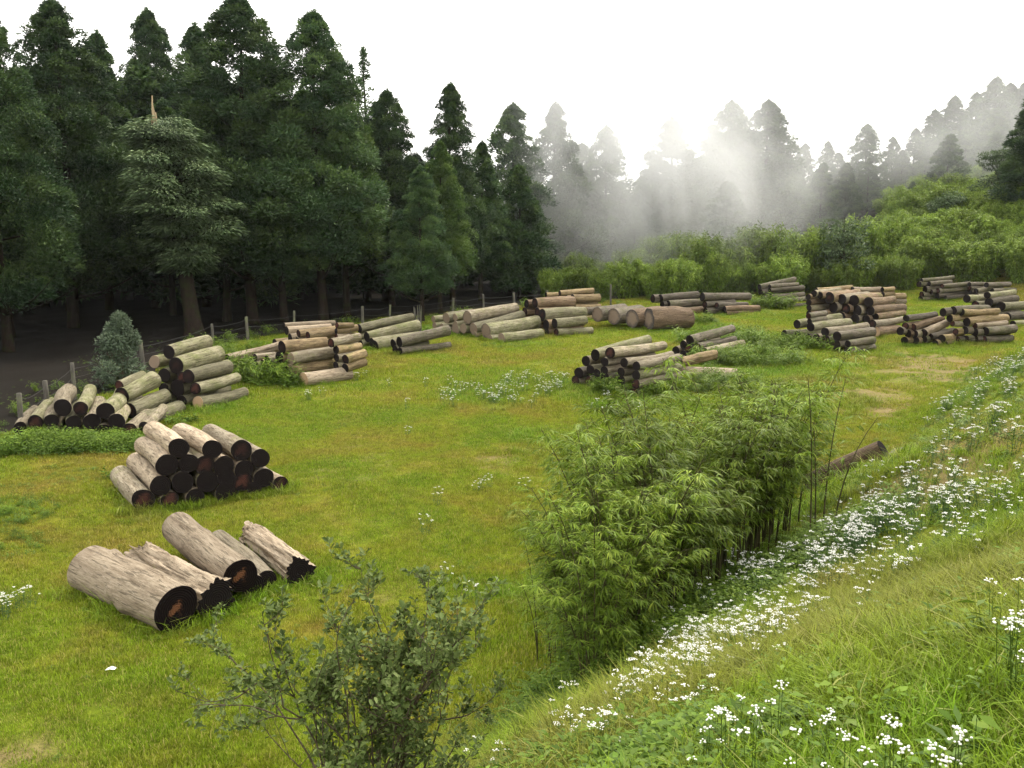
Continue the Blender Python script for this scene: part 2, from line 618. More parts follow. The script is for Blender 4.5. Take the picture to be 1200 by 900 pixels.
ORD = ['first', 'second', 'third', 'fourth', 'fifth', 'sixth', 'seventh', 'eighth', 'ninth', 'tenth', 'eleventh', 'twelfth']
STACKREP = []


def stack(key, place, anchor, yaw, logs, mats, endmat, L=2.8, face=None, look='weathered', maxpitch=9, pitch=0.0, noun='log'):
    """logs: (xn,yn,d) end only, or (xn,yn,xf,yf,d) with both end centres seen, + optional dict"""
    A = hit(*anchor)
    c, s = math.cos(R(yaw)), math.sin(R(yaw))
    if face is None:
        nrm = np.array([c, s])
    else:
        nrm = np.array([math.cos(R(face)), math.sin(R(face))])
    items = []
    for lg in logs:
        opt = lg[-1] if isinstance(lg[-1], dict) else {}
        lg = lg[:-1] if opt else lg
        if len(lg) == 3:
            xn, yn, d = lg
            xf = yf = None
        else:
            xn, yn, xf, yf, d = lg
        items.append([xn, yn, xf, yf, d, opt])
    def where(it):
        xn, yn, xf, yf, d, opt = it
        dr = ray(xn, yn)
        dr = dr / dr[1]
        D = (nrm @ A[:2]) / (nrm @ dr[:2]) + opt.get('dd', 0)
        P0 = CAM + dr * D
        return P0, d * D / F / 2
    segs = list(PLACED)
    for it in items:
        P, r = where(it)
        segs.append((P, P + np.array([c, s, 0]) * 2.4, r))

    def dist(P, a, b):
        t_ = np.clip(((P - a) @ (b - a)) / ((b - a) @ (b - a)), 0, 1)
        return np.linalg.norm(P - (a + (b - a) * t_))
    todo = list(items)
    guard = 0
    while todo and guard < 40:
        guard += 1
        it = todo.pop(0)
        P, r = where(it)
        Q = P + np.array([c, s, 0]) * 0.9
        if P[2] - r - float(gz(P[0], P[1])) < 0.16:
            continue
        if any(b_[0][2] < P[2] - 0.08 and dist(Q, b_[0], b_[1]) < 1.35 * (r + b_[2]) for b_ in segs):
            continue
        xn, yn, xf, yf, d, opt = it
        dy = d * 0.92
        o2 = dict(opt)
        o2.pop('L', None)
        new = [xn + random.uniform(-1, 1) * d * 0.2, yn + dy, None if xf is None else xf, None if yf is None else yf + dy, d, o2]
        items.append(new)
        todo.append(new)
        P, r = where(new)
        segs.append((P, P + np.array([c, s, 0]) * 2.4, r))
    # rows by the height of the near end above the anchor, for the labels
    order = sorted(range(len(items)), key=lambda i: items[i][1])
    rows = []
    md = np.median([it[4] for it in items])
    for i in order:
        if rows and items[i][1] - np.mean([items[q][1] for q in rows[-1]]) < md * 0.55:
            rows[-1].append(i)
        else:
            rows.append([i])
    lab = {}
    nr = len(rows)
    for ri, row in enumerate(rows):
        row.sort(key=lambda i: items[i][0])
        rn = 'only' if nr == 1 else ('top' if ri == 0 else ('bottom' if ri == nr - 1 else ORD[ri]))
        for ci, i in enumerate(row):
            if len(row) == 1:
                w = '%s forming the %s row' % (noun, rn) if nr > 1 else noun
                if rn == 'top':
                    w = 'topmost %s' % noun
                elif rn == 'bottom':
                    w = 'lowest %s' % noun
                else:
                    w = 'lone %s in %s row' % (noun, rn)
            else:
                cn = 'leftmost' if ci == 0 else ('rightmost' if ci == len(row) - 1 else ORD[ci])
                if cn in ('leftmost', 'rightmost'):
                    w = '%s %s, %s row' % (cn, noun, rn)
                else:
                    w = '%s %s from left, %s row' % (cn, noun, rn)
            lab[i] = w
    for i, (xn, yn, xf, yf, d, opt) in enumerate(items):
        dr = ray(xn, yn)
        dr = dr / dr[1]
        D = (nrm[0] * A[0] + nrm[1] * A[1]) / (nrm[0] * dr[0] + nrm[1])if False else (nrm @ A[:2]) / (nrm @ dr[:2])
        D += opt.get('dd', 0)
        P0 = CAM + dr * D
        r = d * D / F / 2 * opt.get('rs', 1)
        yw = yaw + opt.get('yaw', random.uniform(-2.0, 2.0))
        cc, ss = math.cos(R(yw)), math.sin(R(yw))
        if xf is not None:
            tx = (xf - 600) / F * (1.0)
            df = ray(xf, yf)
            tx = df[0] / df[1]
            LL = (tx * P0[1] - P0[0]) / (cc - tx * ss)
            if LL < 0.6 or LL > 6:
                STACKREP.append('%s log %d odd length %.2f' % (key, i, LL))
                LL = min(max(LL, 0.8), 4.5)
            P1 = P0 + np.array([cc * LL, ss * LL, 0])
            zt = CAM[2] + df[2] / df[1] * P1[1]
            mp = math.tan(R(opt.get('mp', maxpitch))) * LL
            slope = gz(P1[0], P1[1]) - gz(P0[0], P0[1])
            P1[2] = P0[2] + min(max(zt - P0[2], slope - mp), slope + mp)
        else:
            LL = opt.get('L', L) * random.uniform(0.93, 1.05)
            P1 = P0 + np.array([cc * LL, ss * LL, 0])
            P1[2] += (gz(P1[0], P1[1]) - gz(P0[0], P0[1])) * 0.8
        for P in (P0, P1):
            g = float(gz(P[0], P[1])) + r * 0.72
            if P[2] < g:
                if g - P[2] > 0.2:
                    STACKREP.append('%s log %d sunk %.2f' % (key, i, g - P[2]))
                P[2] = g
        hh = P0[2] - r - float(gz(P0[0], P0[1]))
        STACKREP.append('%s %2d D=%.1f r=%.2f L=%.2f base=%.2f' % (key, i, D, r, LL, hh))
        m = opt.get('m') or random.choice(mats)
        PLACED.append((P0.copy(), P1.copy(), r))
        lk = opt.get('look', look)
        make_log(P0, P1, r, M[m], M[opt.get('e', endmat)], '%s %s of %s' % (lk, lab[i], place) if 'label' not in opt else opt['label'],
                 opt.get('group', 'logs of %s' % place), rough=opt.get('rough', 0.0), taper=opt.get('taper', random.uniform(-0.1, 0.14)), broken=opt.get('broken', False))


# four to six big logs in front -----------------------------------------------------------
g = 'big logs lying in front'


def one(Dn, xn, yn, Df, xf, yf, d, mat, end, label, **k):
    P0 = at_depth(xn, yn, Dn)
    P1 = at_depth(xf, yf, Df)
    r = d * Dn / F / 2
    for P in (P0, P1):
        gg = float(gz(P[0], P[1])) + r * 0.93
        if P[2] < gg:
            P[2] = gg
    STACKREP.append('front D=%.1f r=%.2f L=%.2f base=%.2f %.2f' % (Dn, r, np.linalg.norm(P1 - P0), P0[2] - r - gz(P0[0], P0[1]), P1[2] - r - gz(P1[0], P1[1])))
    return make_log(P0, P1, r, M[mat], M[end], label, g, **k)


one(12.55, 207, 724, 14.35, 105, 678, 59, 'pale', 'end_front', 'thickest pale peeled log at the front, brown heart in its black end')
one(13.05, 254, 712, 15.3, 158, 652, 46, 'pale', 'end', 'split rotten log wedged between the two thick pale logs', rough=0.45, broken=True)
one(13.5, 282, 675, 15.6, 209, 618, 43.5, 'pale', 'end_front', 'thick pale peeled log resting on top of the front heap')
one(14.3, 352, 679, 16.4, 291, 634, 35, 'pale', 'end', 'grey decayed hollow log with jagged end, rightmost of front heap', rough=0.55, broken=True)
one(13.75, 296, 706, 16.0, 233, 656, 30, 'weath', 'end', 'small log under the resting thick pale log')
one(14.0, 312, 690, 16.2, 256, 645, 26, 'weath', 'end', 'thin pale log beside the decayed hollow log')

stack('S1', 'black-ended pile behind the big front logs', (168, 600), 125, [
    (209.6, 525, 23.5), (248.6, 526.6, 23.5), (283, 527.6, 25), (305, 537, 23),
    (195.6, 545, 26), (221, 543, 24), (240, 545, 24), (262, 546, 25), (286, 550, 22),
    (188, 569, 25), (214, 565, 27), (243, 564, 27), (265, 560, 22), (284, 564, 25), (309, 560, 24),
    (168, 586, 28), (199, 586, 22), (229, 582, 22), (265, 578, 26), (298, 573, 18), (329, 567, 19)],
    ['weath', 'weath', 'pale'], 'end', L=2.5, look='tan')

stack('SA', 'weedy pile by leftmost fence posts', (90, 512), 112, [
    (24, 502, 15), (41.5, 495, 17, {'L': 3.6}), (60.5, 493, 16), (73.5, 477.5, 20.5, {'L': 3.6}), (86.5, 495.5, 18), (94.5, 478.5, 17, {'L': 3.6}),
    (108, 494, 20), (123.5, 481.5, 20.5, {'L': 4.0, 'yaw': -6}), (121, 505, 16), (136.7, 493.5, 19, {'L': 3.8, 'yaw': -7}), (152, 504, 17, {'L': 3.5, 'yaw': -9}), (169, 500, 13, {'L': 2.6, 'yaw': -12})],
    ['weath', 'mossy', 'weath'], 'end', L=3.3, face=92, look='yellowish')

stack('SB', 'short mossy rank between the two left piles', (160, 498), 76, [
    (143, 463, 180, 445, 20), (152, 481, 194, 463, 19), (168, 497, 211, 480, 19), (140, 452, 168, 440, 12)],
    ['mossy'], 'end', look='greenish', maxpitch=12)

stack('SC', 'mossy pile beside the silvery bush', (232, 481), 73, [
    (198, 412.6, 243, 400.5, 16), (181, 424, 15, {'e': 'end_grey'}), (206.6, 428.6, 256, 414.5, 20), (221, 441, 266.6, 430.6, 17), (192.6, 440, 17),
    (208, 455, 20), (229, 455.3, 277, 442.6, 15), (232, 472, 286.6, 460, 15, {'e': 'end_light', 'broken': False}), (213, 470, 15), (192, 456, 14), (214, 442, 14)],
    ['mossy'], 'end', L=2.6, face=66, look='grey-green', maxpitch=8)

stack('SD', 'tan pile ringed by ferns', (356, 453), 50, [
    (356, 444.5, 408.5, 437, 17, {'e': 'end_light', 'm': 'pale', 'look': 'pinkish'}), (335, 434, 401, 421.5, 12), (405, 421, 427, 414, 11, {'dd': 2.8}),
    (341, 420.5, 389, 413, 14, {'e': 'end_grey'}), (394, 410, 422, 405.5, 10, {'dd': 2.6}), (330.5, 407, 382, 401, 15), (388, 402, 420.5, 395, 11, {'dd': 2.4}),
    (327.5, 419, 15), (315.5, 435.5, 12), (330.5, 436, 11), (299, 419, 322, 416, 9), (308, 426, 330, 423, 9), (313, 422, 11)],
    ['tan', 'tan', 'weath'], 'end', L=2.5, look='tan', maxpitch=10)
stack('SD2', 'upper rear layer behind the fern-ringed pile', (340, 425), 42, [
    (266, 420.5, 356, 397, 11, {'dd': -7, 'yaw': 20, 'rough': 0.35, 'mp': 14, 'm': 'pale', 'look': 'split pale'}), (361, 393.5, 418, 384, 10, {'mp': 12}),
    (333, 381.5, 392, 378.5, 6.5), (336, 387.5, 387, 383, 10), (395, 381.5, 408.5, 381, 7, {'dd': 2}), (340, 396, 10), (350, 391, 9), (322, 402, 10)],
    ['tan', 'pale'], 'end', L=2.6, look='peeled')

stack('SE', 'low pile left of the grey snag', (468, 416), 41, [
    (468, 400.7, 525, 387, 12, {'m': 'grey'}), (469, 411, 527, 404, 8.5, {'m': 'grey', 'look': 'thin grey'}), (440, 405.3, 468, 399, 13), (461, 403, 500, 392, 12),
    (430, 395, 490, 381, 13), (421, 385, 483, 371.5, 11, {'look': 'rotten-tipped', 'mp': 12}), (436, 402, 12)],
    ['mossy'], 'end', L=2.7, look='mossy', maxpitch=10)

stack('SF', 'thick mossy pile right of the grey snag', (588, 402), 40, [
    (523, 372.7, 553, 367, 13), (533.5, 372, 565, 366, 9), (547.7, 372, 604, 361.5, 15.5), (569.5, 387.7, 629.5, 376.5, 18), (555, 385.5, 611.5, 370.5, 14),
    (587.5, 396, 634, 390.7, 12), (533.5, 390, 14), (556, 397, 9, {'L': 1.0, 'm': 'brown', 'look': 'stubby brown'}), (508, 374, 524, 372, 8), (518, 384, 10), (543, 385, 12), (574, 401, 9)],
    ['mossy', 'mossy', 'weath'], 'end_grey', L=3.0, look='mossy', maxpitch=11)

stack('SG', 'brown pile at the meadow rim centre', (652, 395), 33, [
    (617, 356, 640, 355, 10), (627, 355, 671.5, 353.5, 12), (635.5, 369, 685, 366, 14, {'m': 'mossy'}), (650, 379, 686, 375, 12, {'m': 'mossy'}), (652, 389.5, 693, 387.5, 9, {'m': 'mossy'}),
    (640, 381, 12), (630, 366, 11), (641, 389, 9)],
    ['brown'], 'end', L=2.4, look='brownish', maxpitch=9)
stack('SG2', 'reddish peeled layer behind the central brown pile', (668, 372), 25, [
    (671, 350, 702, 349, 10.5), (656, 343.5, 695, 340.5, 6.5), (673, 360, 703, 360, 7.5), (684, 367, 703, 368, 8), (640, 345, 660, 344.5, 5), (662, 357, 9), (664, 350, 8)],
    ['tan'], 'end', L=2.2, look='reddish')

stack('SH', 'row of thick short logs', (760, 387), 22, [
    (760, 374, 807, 372.5, 25, {'rough': 0.2, 'm': 'brown', 'look': 'thickest furrowed', 'L': 2.2}), (740.7, 373.5, 22, {'dd': 0.3, 'yaw': 18}), (719, 371, 20, {'dd': 0.5, 'yaw': 22}), (700, 368.5, 17, {'dd': 0.6, 'yaw': 22}), (687, 365, 10, {'dd': 1.2})],
    ['brown', 'grey', 'weath'], 'end_grey', L=2.4, look='short thick', face=85)

stack('SI', 'grey pile before the rear bushes', (783, 368), 28, [
    (774, 349.5, 817, 345.7, 9), (765, 350, 9), (783, 357, 834, 353.5, 9), (823, 348, 878, 347.5, 10), (805, 366, 849, 361.5, 9, {'m': 'brown'}), (849, 362, 889, 361, 6.5, {'m': 'brown'}), (776, 357, 8), (826, 357, 8), (840, 358, 875, 357, 7)],
    ['grey'], 'end', L=2.6, look='grey', face=80)
stack('SJ', 'tall narrow grey pile under drooping fronds', (926, 362), 30, [
    (890, 336.5, 931.5, 327.5, 6.5), (902, 335.6, 935, 333, 4.5), (891, 342, 940.7, 337.4, 7.5), (903, 348, 941.6, 344.8, 6.5), (907, 354, 944, 350, 6), (912, 359, 948, 356.5, 5.5), (894, 349, 7), (897, 357, 6)],
    ['grey'], 'end', L=2.6, look='dark grey', face=80)

stack('SK', 'dark-ended pile left of bamboo top', (675, 453), 46, [
    (697.6, 416, 759, 399, 13.5), (686.6, 423, 12.5), (678.3, 437, 13), (674.5, 446, 12), (699.5, 438, 12), (709, 442, 12), (690, 446, 11), (708.6, 424, 11), (692, 433, 11),
    (715, 413.5, 777.3, 405, 13.5), (731.5, 425, 786.5, 416, 11), (746, 429, 795.7, 419.5, 11.5), (728, 436, 11)],
    ['weath', 'mossy', 'grey'], 'end', L=2.8, look='grey-tan', maxpitch=12)
make = stack
stack('SK2', 'pair lying behind the bamboo tips', (800, 446), 8, [
    (768, 433, 862, 440, 13, {'m': 'pale', 'look': 'squared pale', 'e': 'end_light'}), (796, 425, 838, 415, 11, {'m': 'tan', 'rough': 0.35, 'look': 'rotten tan', 'yaw': 30})],
    ['pale'], 'end', look='pale', face=90)
stack('SL', 'small dark-ended pile above bamboo tips', (800, 422), 44, [
    (808.5, 398.4, 858, 385, 11), (801, 404, 10), (792, 411, 10), (806.7, 408.5, 10), (817, 407, 860, 398, 10), (801, 415, 9), (812, 416, 9), (826, 412, 870, 402, 9)],
    ['weath', 'grey'], 'end', L=2.8, look='grey-tan', maxpitch=12)

P0, P1 = hit(948, 580), hit(1034, 545)
r = 0.22
P0[2] += r * 1.1
P1[2] += r * 1.5
make_log(P1, P0, r, M['brown'], M['end'], 'smooth brown log half hidden behind the bamboo', 'pair of logs beside the bamboo')
P0, P1 = hit(985, 572), hit(1056, 534)
r = 0.12
P0[2] += r * 0.8
P1[2] += r * 0.8
make_log(P0, P1, r, M['grey'], M['end_grey'], 'grey rotten log beside the smooth brown one near the bamboo', 'pair of logs beside the bamboo', rough=0.4, broken=True)

stack('SM', 'black-ended pile half covered by bamboo leaves', (965, 410), 32, [
    (919, 391, 9), (914, 401, 6), (934, 380, 983.6, 371.7, 10.5), (947.5, 370.3, 967, 367, 7), (950, 383, 995, 377.4, 11), (967, 389, 1015, 382.4, 11.5), (981, 394, 1022, 389, 11.5),
    (993.6, 403, 1023, 398.5, 8.5), (947, 396, 10), (956.7, 396, 10), (968, 398, 10), (959.6, 404, 9.5), (935, 392, 9)],
    ['weath', 'grey', 'mossy', 'grey'], 'end', L=2.8, look='grey')
stack('SN', 'tall black-ended pile at right of meadow', (1000, 380), 38, [
    (972, 349, 13), (986.5, 350.5, 12), (1000.7, 352, 12.5), (1018, 354, 1073, 351, 11, {'yaw': 12}), (976.6, 360, 12), (991, 361.5, 12), (1004, 363.5, 12), (1020, 364, 1058, 361, 10.5),
    (986, 371.5, 11), (1002, 374, 11), (1015, 374, 10), (966.7, 367, 8), (1026, 371, 1058.7, 366, 8.5), (954, 344, 8), (947, 348, 7), (961, 346, 8)],
    ['brown', 'weath', 'brown'], 'end', L=2.9, look='brown', face=75)
stack('SN2', 'pale layer topping tall right pile', (985, 368), 20, [
    (956.7, 340.6, 998, 337, 7), (999, 339, 1032, 339, 6), (1034, 339.5, 1047, 338.5, 6), (989, 344, 1045, 344, 7), (1010, 348, 1060, 347, 7)],
    ['pale', 'tan'], 'end', look='yellow pale', face=90)
stack('SO', 'low pair between the two black-ended right piles', (1030, 396), 40, [
    (1022, 380, 1057, 374.6, 10), (1025, 389, 1052, 386, 13, {'m': 'brown', 'e': 'end_light', 'look': 'reddish'})],
    ['weath'], 'end', look='tan', face=85)
stack('SP', 'splayed pile near the dirt patch', (1075, 405), 32, [
    (1062, 373, 1096, 368.5, 8), (1061, 382, 9), (1070, 383.5, 1104, 373.3, 9), (1083, 390, 1109, 378.7, 9, {'m': 'pale', 'look': 'pale'}), (1090.7, 394.7, 1117, 388, 8), (1104, 397, 1126.7, 392.5, 9.5),
    (1108, 403, 1125, 400, 6.5), (1055, 388, 9.5), (1064, 391, 9), (1060, 399, 9), (1073, 399, 9.5), (1082.7, 398, 9), (1072, 391.5, 9), (1096, 402, 8)],
    ['tan', 'grey', 'weath', 'brown'], 'end', L=2.5, look='tan', maxpitch=12, face=85)
stack('SQ', 'tumbled pile at the right meadow edge', (1135, 403), 22, [
    (1105, 366, 10), (1117, 364, 10), (1113, 373, 1144, 369, 9), (1133, 377.5, 1178.7, 373, 10), (1131, 387, 9.5), (1142, 389, 10), (1142.7, 382, 1178.7, 378.5, 7, {'m': 'pale', 'look': 'pale'}),
    (1155, 388, 1188, 385, 10), (1153, 398, 1184, 397, 8.5), (1132, 397, 8.5), (1143, 397.5, 8.5), (1116, 379, 1134, 380, 7), (1127, 366, 1169, 365, 8.5), (1120, 389, 8), (1122, 398, 8)],
    ['tan', 'weath', 'grey', 'grey'], 'end', L=2.5, look='grey-tan', face=85)
stack('SR', 'pile cut by right picture edge', (1176, 383), 35, [
    (1173, 359, 1207, 357, 10.5), (1180, 371, 1207, 370, 10), (1133, 350, 1153, 349.5, 9.5), (1157, 346, 1188, 342.5, 8), (1159, 354, 1190, 350, 9.5), (1143, 357, 9), (1166, 368, 9), (1187, 379, 1210, 378, 7)],
    ['grey', 'mossy'], 'end', L=2.5, look='grey', face=85)
stack('ST', 'rearmost grey pile below the hillside bushes', (1090, 353), 24, [
    (1077, 333, 7), (1084, 339, 7), (1080, 345, 7), (1091, 342, 6), (1080, 328.5, 1117, 325, 4.5), (1089, 332.5, 1114.7, 330, 5), (1104, 335.5, 1136, 332.5, 5.5), (1099, 341, 1140, 338, 6),
    (1136, 333, 1156, 336, 5, {'dd': 0.5}), (1156, 334, 1182.7, 333, 6), (1162.7, 341, 1189, 340, 5.5), (1144, 341, 6), (1108, 349, 1130, 347, 5)],
    ['grey'], 'end', L=2.6, look='dark grey', face=85)
for l in STACKREP:
    print(l)
print('LOGS', LOG_N[0])


# ------------------------------------------------------------------ fence
def build_fence():
    f = empty('fence', FENCE[0])
    tag(f, 'weathered post and wire fence running along the dark forest edge behind the log piles', 'fence')
    o0 = np.array(FENCE[0])
    tops = []
    for i, (p, (px, py, h)) in enumerate(zip(FENCE, FENCE_PX)):
        b = Bag()
        H = (1.25, 1.3, 1.3, 1.35, 1.2, 1.25, 1.35, 1.25, 1.2, 1.25, 1.3, 1.3, 1.3, 1.5)[i]
        lean = np.array([random.uniform(-.05, .05), random.uniform(-.05, .05)])
        r = random.uniform(0.065, 0.09)
        zz = np.array([-0.2, 0.0, H * 0.35, H * 0.7, H - 0.02, H, H + 0.001])
        rr = np.array([r * 1.1, r * 1.05, r, r * 0.97, r * 0.95, r * 0.8, 0.001])
        pts = np.stack([lean[0] * zz, lean[1] * zz, zz], 1) + (p - o0)
        pts[:, 0] += 0.0
        b.tube(pts, rr[:, None] * (1 + RNG.normal(size=(7, 10)) * 0.04), 10)
        link('post', b.mesh('post', M['post'], True), f)
        tops.append((p - o0, lean))
    for wh in (0.4, 0.75, 1.08):
        b = Bag()
        pts = []
        for (a, la), (c, lc) in zip(tops[:-1], tops[1:]):
            for q in np.linspace(0, 1, 6)[:-1]:
                A = a + np.array([la[0] * wh, la[1] * wh, wh])
                C = c + np.array([lc[0] * wh, lc[1] * wh, wh])
                P = A * (1 - q) + C * q
                P[2] -= 0.12 * 4 * q * (1 - q) * random.uniform(.5, 1)
                P[1] -= 0.09
                pts.append(P)
        b.tube(pts, np.full(len(pts), 0.006), 4)
        link('wire', b.mesh('wire', M['wire']), f)


build_fence()


# ------------------------------------------------------------------ trees
def trunk_bag(H, r0, lean=0.0, limbs=14, hb=0.3, wob=0.15, seed=0, limb_r=0.2, limb_len=2.0):
    rng = np.random.default_rng(seed)
    b = Bag()
    t = np.linspace(0, 1, 14)
    ax = np.stack([wob * np.sin(t * 4 + seed) + lean * t * H, wob * np.cos(t * 3 + seed) - wob, t * H - 0.3], 1)
    rr = 0.85 * r0 * (1 - t) ** 0.85 + 0.02 + r0 * 0.2 * np.exp(-t * 30)
    b.tube(ax, rr[:, None] * (1 + 0.08 * np.sin(np.arange(10) * 2.1 + seed))[None], 10)
    for i in range(limbs):
        q = hb * 0.7 + (0.95 - hb * 0.7) * rng.random()
        p = np.array([np.interp(q, t, ax[:, k]) for k in range(3)])
        a = rng.uniform(0, 2 * PI)
        ll = limb_len * (1 - q) * rng.uniform(0.7, 1.3) + 0.4
        e = np.array([math.cos(a), math.sin(a), 0.15])
        s = np.linspace(0, 1, 5)[:, None]
        pts = p + e * s * ll + np.array([0, 0, 1]) * (0.35 * ll * s ** 2)
        b.tube(pts, np.linspace(r0 * limb_r * (1 - q) + 0.02, 0.012, 5), 5)
    return b


def conifer_crown(H, Rm, hb, seed, clumps=120, per=240, flare=0.62, needle=(0.34, 0.085), clump=1.0, light=0.0, sparse=False):
    rng = np.random.default_rng(seed)
    b = Bag()
    for c in range(clumps):
        q = (c + rng.random() * 3) / (clumps + 3)
        q = 1 - (1 - q) ** 1.3
        prof = ((1 - q) ** flare) * min(1.0, 0.62 + q * 2.2)
        Rq = Rm * max(prof, 0.02)
        a = rng.uniform(0, 2 * PI)
        f = rng.uniform(0.0 if q > 0.8 else 0.2, 1.0) ** 0.55
        if rng.random() < 0.15:
            f *= 1.15
        cz = hb * H + q * (1 - hb) * H * 0.97
        cr = clump * (0.34 + 0.85 * (1 - q) ** 0.9) * rng.uniform(0.6, 1.3)
        if sparse:
            cr *= 0.6
        ctr = np.array([math.cos(a) * max(Rq * f - cr * 0.3, 0), math.sin(a) * max(Rq * f - cr * 0.3, 0), cz])
        n = int(per * (0.42 + 0.80 * (1 - q)) * (0.55 if sparse else 1))
        u = rnd_dirs(n, rng)
        u[:, 2] = np.abs(u[:, 2]) * 0.9 - 0.25 * (rng.random(n) < 0.45)
        rad = 0.62 + 0.38 * rng.random(n)[:, None] ** 0.7
        rad *= 1 + 0.18 * np.sin(3 * np.arctan2(u[:, 1], u[:, 0]) + seed + c)[:, None]
        C = ctr + u * rad * cr * np.array([1.0, 1.0, 1.1])
        out = np.array([math.cos(a), math.sin(a), 0.0])
        Dr = u * 0.8 + out * 0.4 + np.array([0, 0, 0.35]) + rng.normal(size=(n, 3)) * 0.5
        Nn = u + rng.normal(size=(n, 3)) * 0.4
        Nn[:, 2] += 0.6
        L = needle[0] * rng.uniform(0.6, 1.4, n) * (0.75 + 0.4 * (1 - q))
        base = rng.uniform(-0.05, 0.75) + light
        tint = np.clip(base + 0.22 * (u[:, 2]) + rng.normal(size=n) * 0.12, 0, 1)  # light from above put into the tint: clump tops paler
        b.leaves(C, Dr, Nn, L, needle[1] * rng.uniform(0.8, 1.4, n), tint, bend=0.15)
    # the leading shoot
    n = 90
    z = rng.uniform(0.955, 1.0, n)
    w = 0.03 + (1 - z) * 6
    C = np.stack([rng.normal(size=n) * w * 0.6, rng.normal(size=n) * w * 0.6, z * H], 1)
    Dr = rnd_dirs(n, rng)
    Dr[:, 2] = np.abs(Dr[:, 2]) + 0.3
    b.leaves(C, Dr, rnd_dirs(n, rng), 0.30, 0.09, rng.uniform(0.2, 0.6, n))
    return b


CV = []  # conifer variants: (root) with children


def make_conifer(H, Rm, hb, seed, **k):
    kk = dict(k)
    mat = kk.pop('mat', 'conifer')
    r0 = kk.pop('r0', 0.34)
    cro = conifer_crown(H, Rm, hb, seed, **kk).mesh('crown', M[mat])
    tr = trunk_bag(H * 0.97, r0, seed=seed, hb=hb, limbs=26, limb_len=Rm).mesh('trunk', M['bark'], True)
    return (cro, tr, H)


def put_tree(var, base, H, rz=None, wide=1.0, name='conifer_tree', label='', cat='tree', group=None):
    cro, tr, H0 = var
    s = H / H0
    o = empty(name, base, random.uniform(0, 6.28) if rz is None else rz)
    o.scale = (s * wide, s * wide, s)
    link('trunk', tr, o)
    link('crown', cro, o)
    tag(o, label, cat, group)
    return o


V_WIDE = make_conifer(20, 5.1, 0.13, 31, clumps=320, per=520, flare=0.56, clump=1.05, needle=(0.25, 0.068))
V_WIDE2 = make_conifer(20, 4.8, 0.19, 37, clumps=300, per=500, flare=0.54, clump=1.02, needle=(0.25, 0.068))
V_NARROW = make_conifer(20, 3.9, 0.18, 41, clumps=230, per=340, flare=0.66, clump=0.95)
V_THIN = make_conifer(20, 2.0, 0.45, 43, clumps=75, per=110, flare=0.8, clump=0.8, sparse=True)
V_LIGHT = make_conifer(20, 4.7, 0.22, 47, clumps=230, per=440, needle=(0.26, 0.07), clump=1.1, light=0.1, mat='conifer_light')
V_FAR = make_conifer(20, 5.8, 0.04, 53, clumps=220, per=260, flare=0.68, needle=(0.42, 0.12), clump=1.1)
V_FAR2 = make_conifer(20, 5.4, 0.04, 54, clumps=220, per=260, flare=0.56, needle=(0.42, 0.12), clump=1.15)
V_BACK = make_conifer(20, 5.6, 0.04, 59, clumps=170, per=240, flare=0.55, needle=(0.55, 0.17), clump=1.3)


def tree_by_top(var, px, topy, D, label, wide=1.0, group=None, name='conifer_tree'):
    b = onray(px, D)
    top = at_depth(px, topy, D)
    H = top[2] - b[2]
    return put_tree(var, b, float(H), wide=wide, label=label, group=group, name=name)


G1 = 'tall conifers at the forest edge'
front = [
    (V_WIDE, 8, 68, 47, 1.0, 'dark broad conifer cut by the left picture edge'),
    (V_WIDE, 84, -2, 51, 1.05, 'tallest broad conifer above the leftmost fence posts'),
    (V_NARROW, 132, 36, 60, 0.9, 'narrow conifer tip just right of the tallest left conifer'),
    (V_WIDE2, 190, 10, 64, 0.8, 'conifer with a bent bushy tip above the broken-topped tree'),
    (V_NARROW, 243, 28, 62, 1.0, 'conifer standing between the broken-topped tree and the tall twin-shouldered one'),
    (V_WIDE2, 293, -6, 53, 1.15, 'very tall pointed conifer just right of the broken-topped tree'),
    (V_WIDE2, 377, 12, 54, 1.0, 'tall conifer with a bare mossy lower trunk, above the fern-ringed pile'),
    (V_LIGHT, 402, 60, 56, 0.85, 'yellowish-green conifer overlapping the one with the bare mossy trunk'),
    (V_THIN, 432, 56, 66, 1.0, 'thin see-through conifer spire in the skyline'),
    (V_WIDE2, 458, 105, 62, 0.95, 'dark conifer just right of the thin spire'),
    (V_WIDE2, 530, 97, 63, 0.8, 'conifer with narrow tufted tip right of centre gap, left of the mist'),
    (V_LIGHT, 518, 165, 58, 0.9, 'shorter fresh green conifer with foliage reaching the ground'),
    (V_NARROW, 566, 165, 66, 1.0, 'short conifer between the tufted tip and the misty rows'),
    (V_FAR, 601, 121, 74, 0.75, 'first pointed conifer at the left edge of the mist'),
    (V_FAR, 650, 120, 80, 0.75, 'second pointed conifer dimmed by the mist'),
    (V_FAR, 708, 147, 85, 0.75, 'steep pointed conifer beside the bright sky notch'),
    (V_FAR, 782, 138, 88, 1.0, 'misty conifer with a round tuft on top'),
    (V_FAR, 850, 118, 94, 0.9, 'tall misty conifer left of the brightest mist streak'),
    (V_FAR, 892, 117, 91, 0.9, 'tall misty conifer right of the brightest mist streak'),
    (V_FAR, 936, 168, 104, 0.8, 'small misty conifer in the skyline dip, left one'),
    (V_FAR, 962, 165, 108, 0.7, 'small misty conifer in the skyline dip, right one'),
    (V_FAR, 1006, 145, 102, 0.9, 'darker pointed conifer before the skyline notch'),
    (V_FAR, 1036, 160, 108, 0.75, 'conifer with small tip at the left of the bright skyline notch'),
    (V_NARROW, 1197, 98, 78, 1.3, 'dark green conifer cut by the right picture edge'),
]
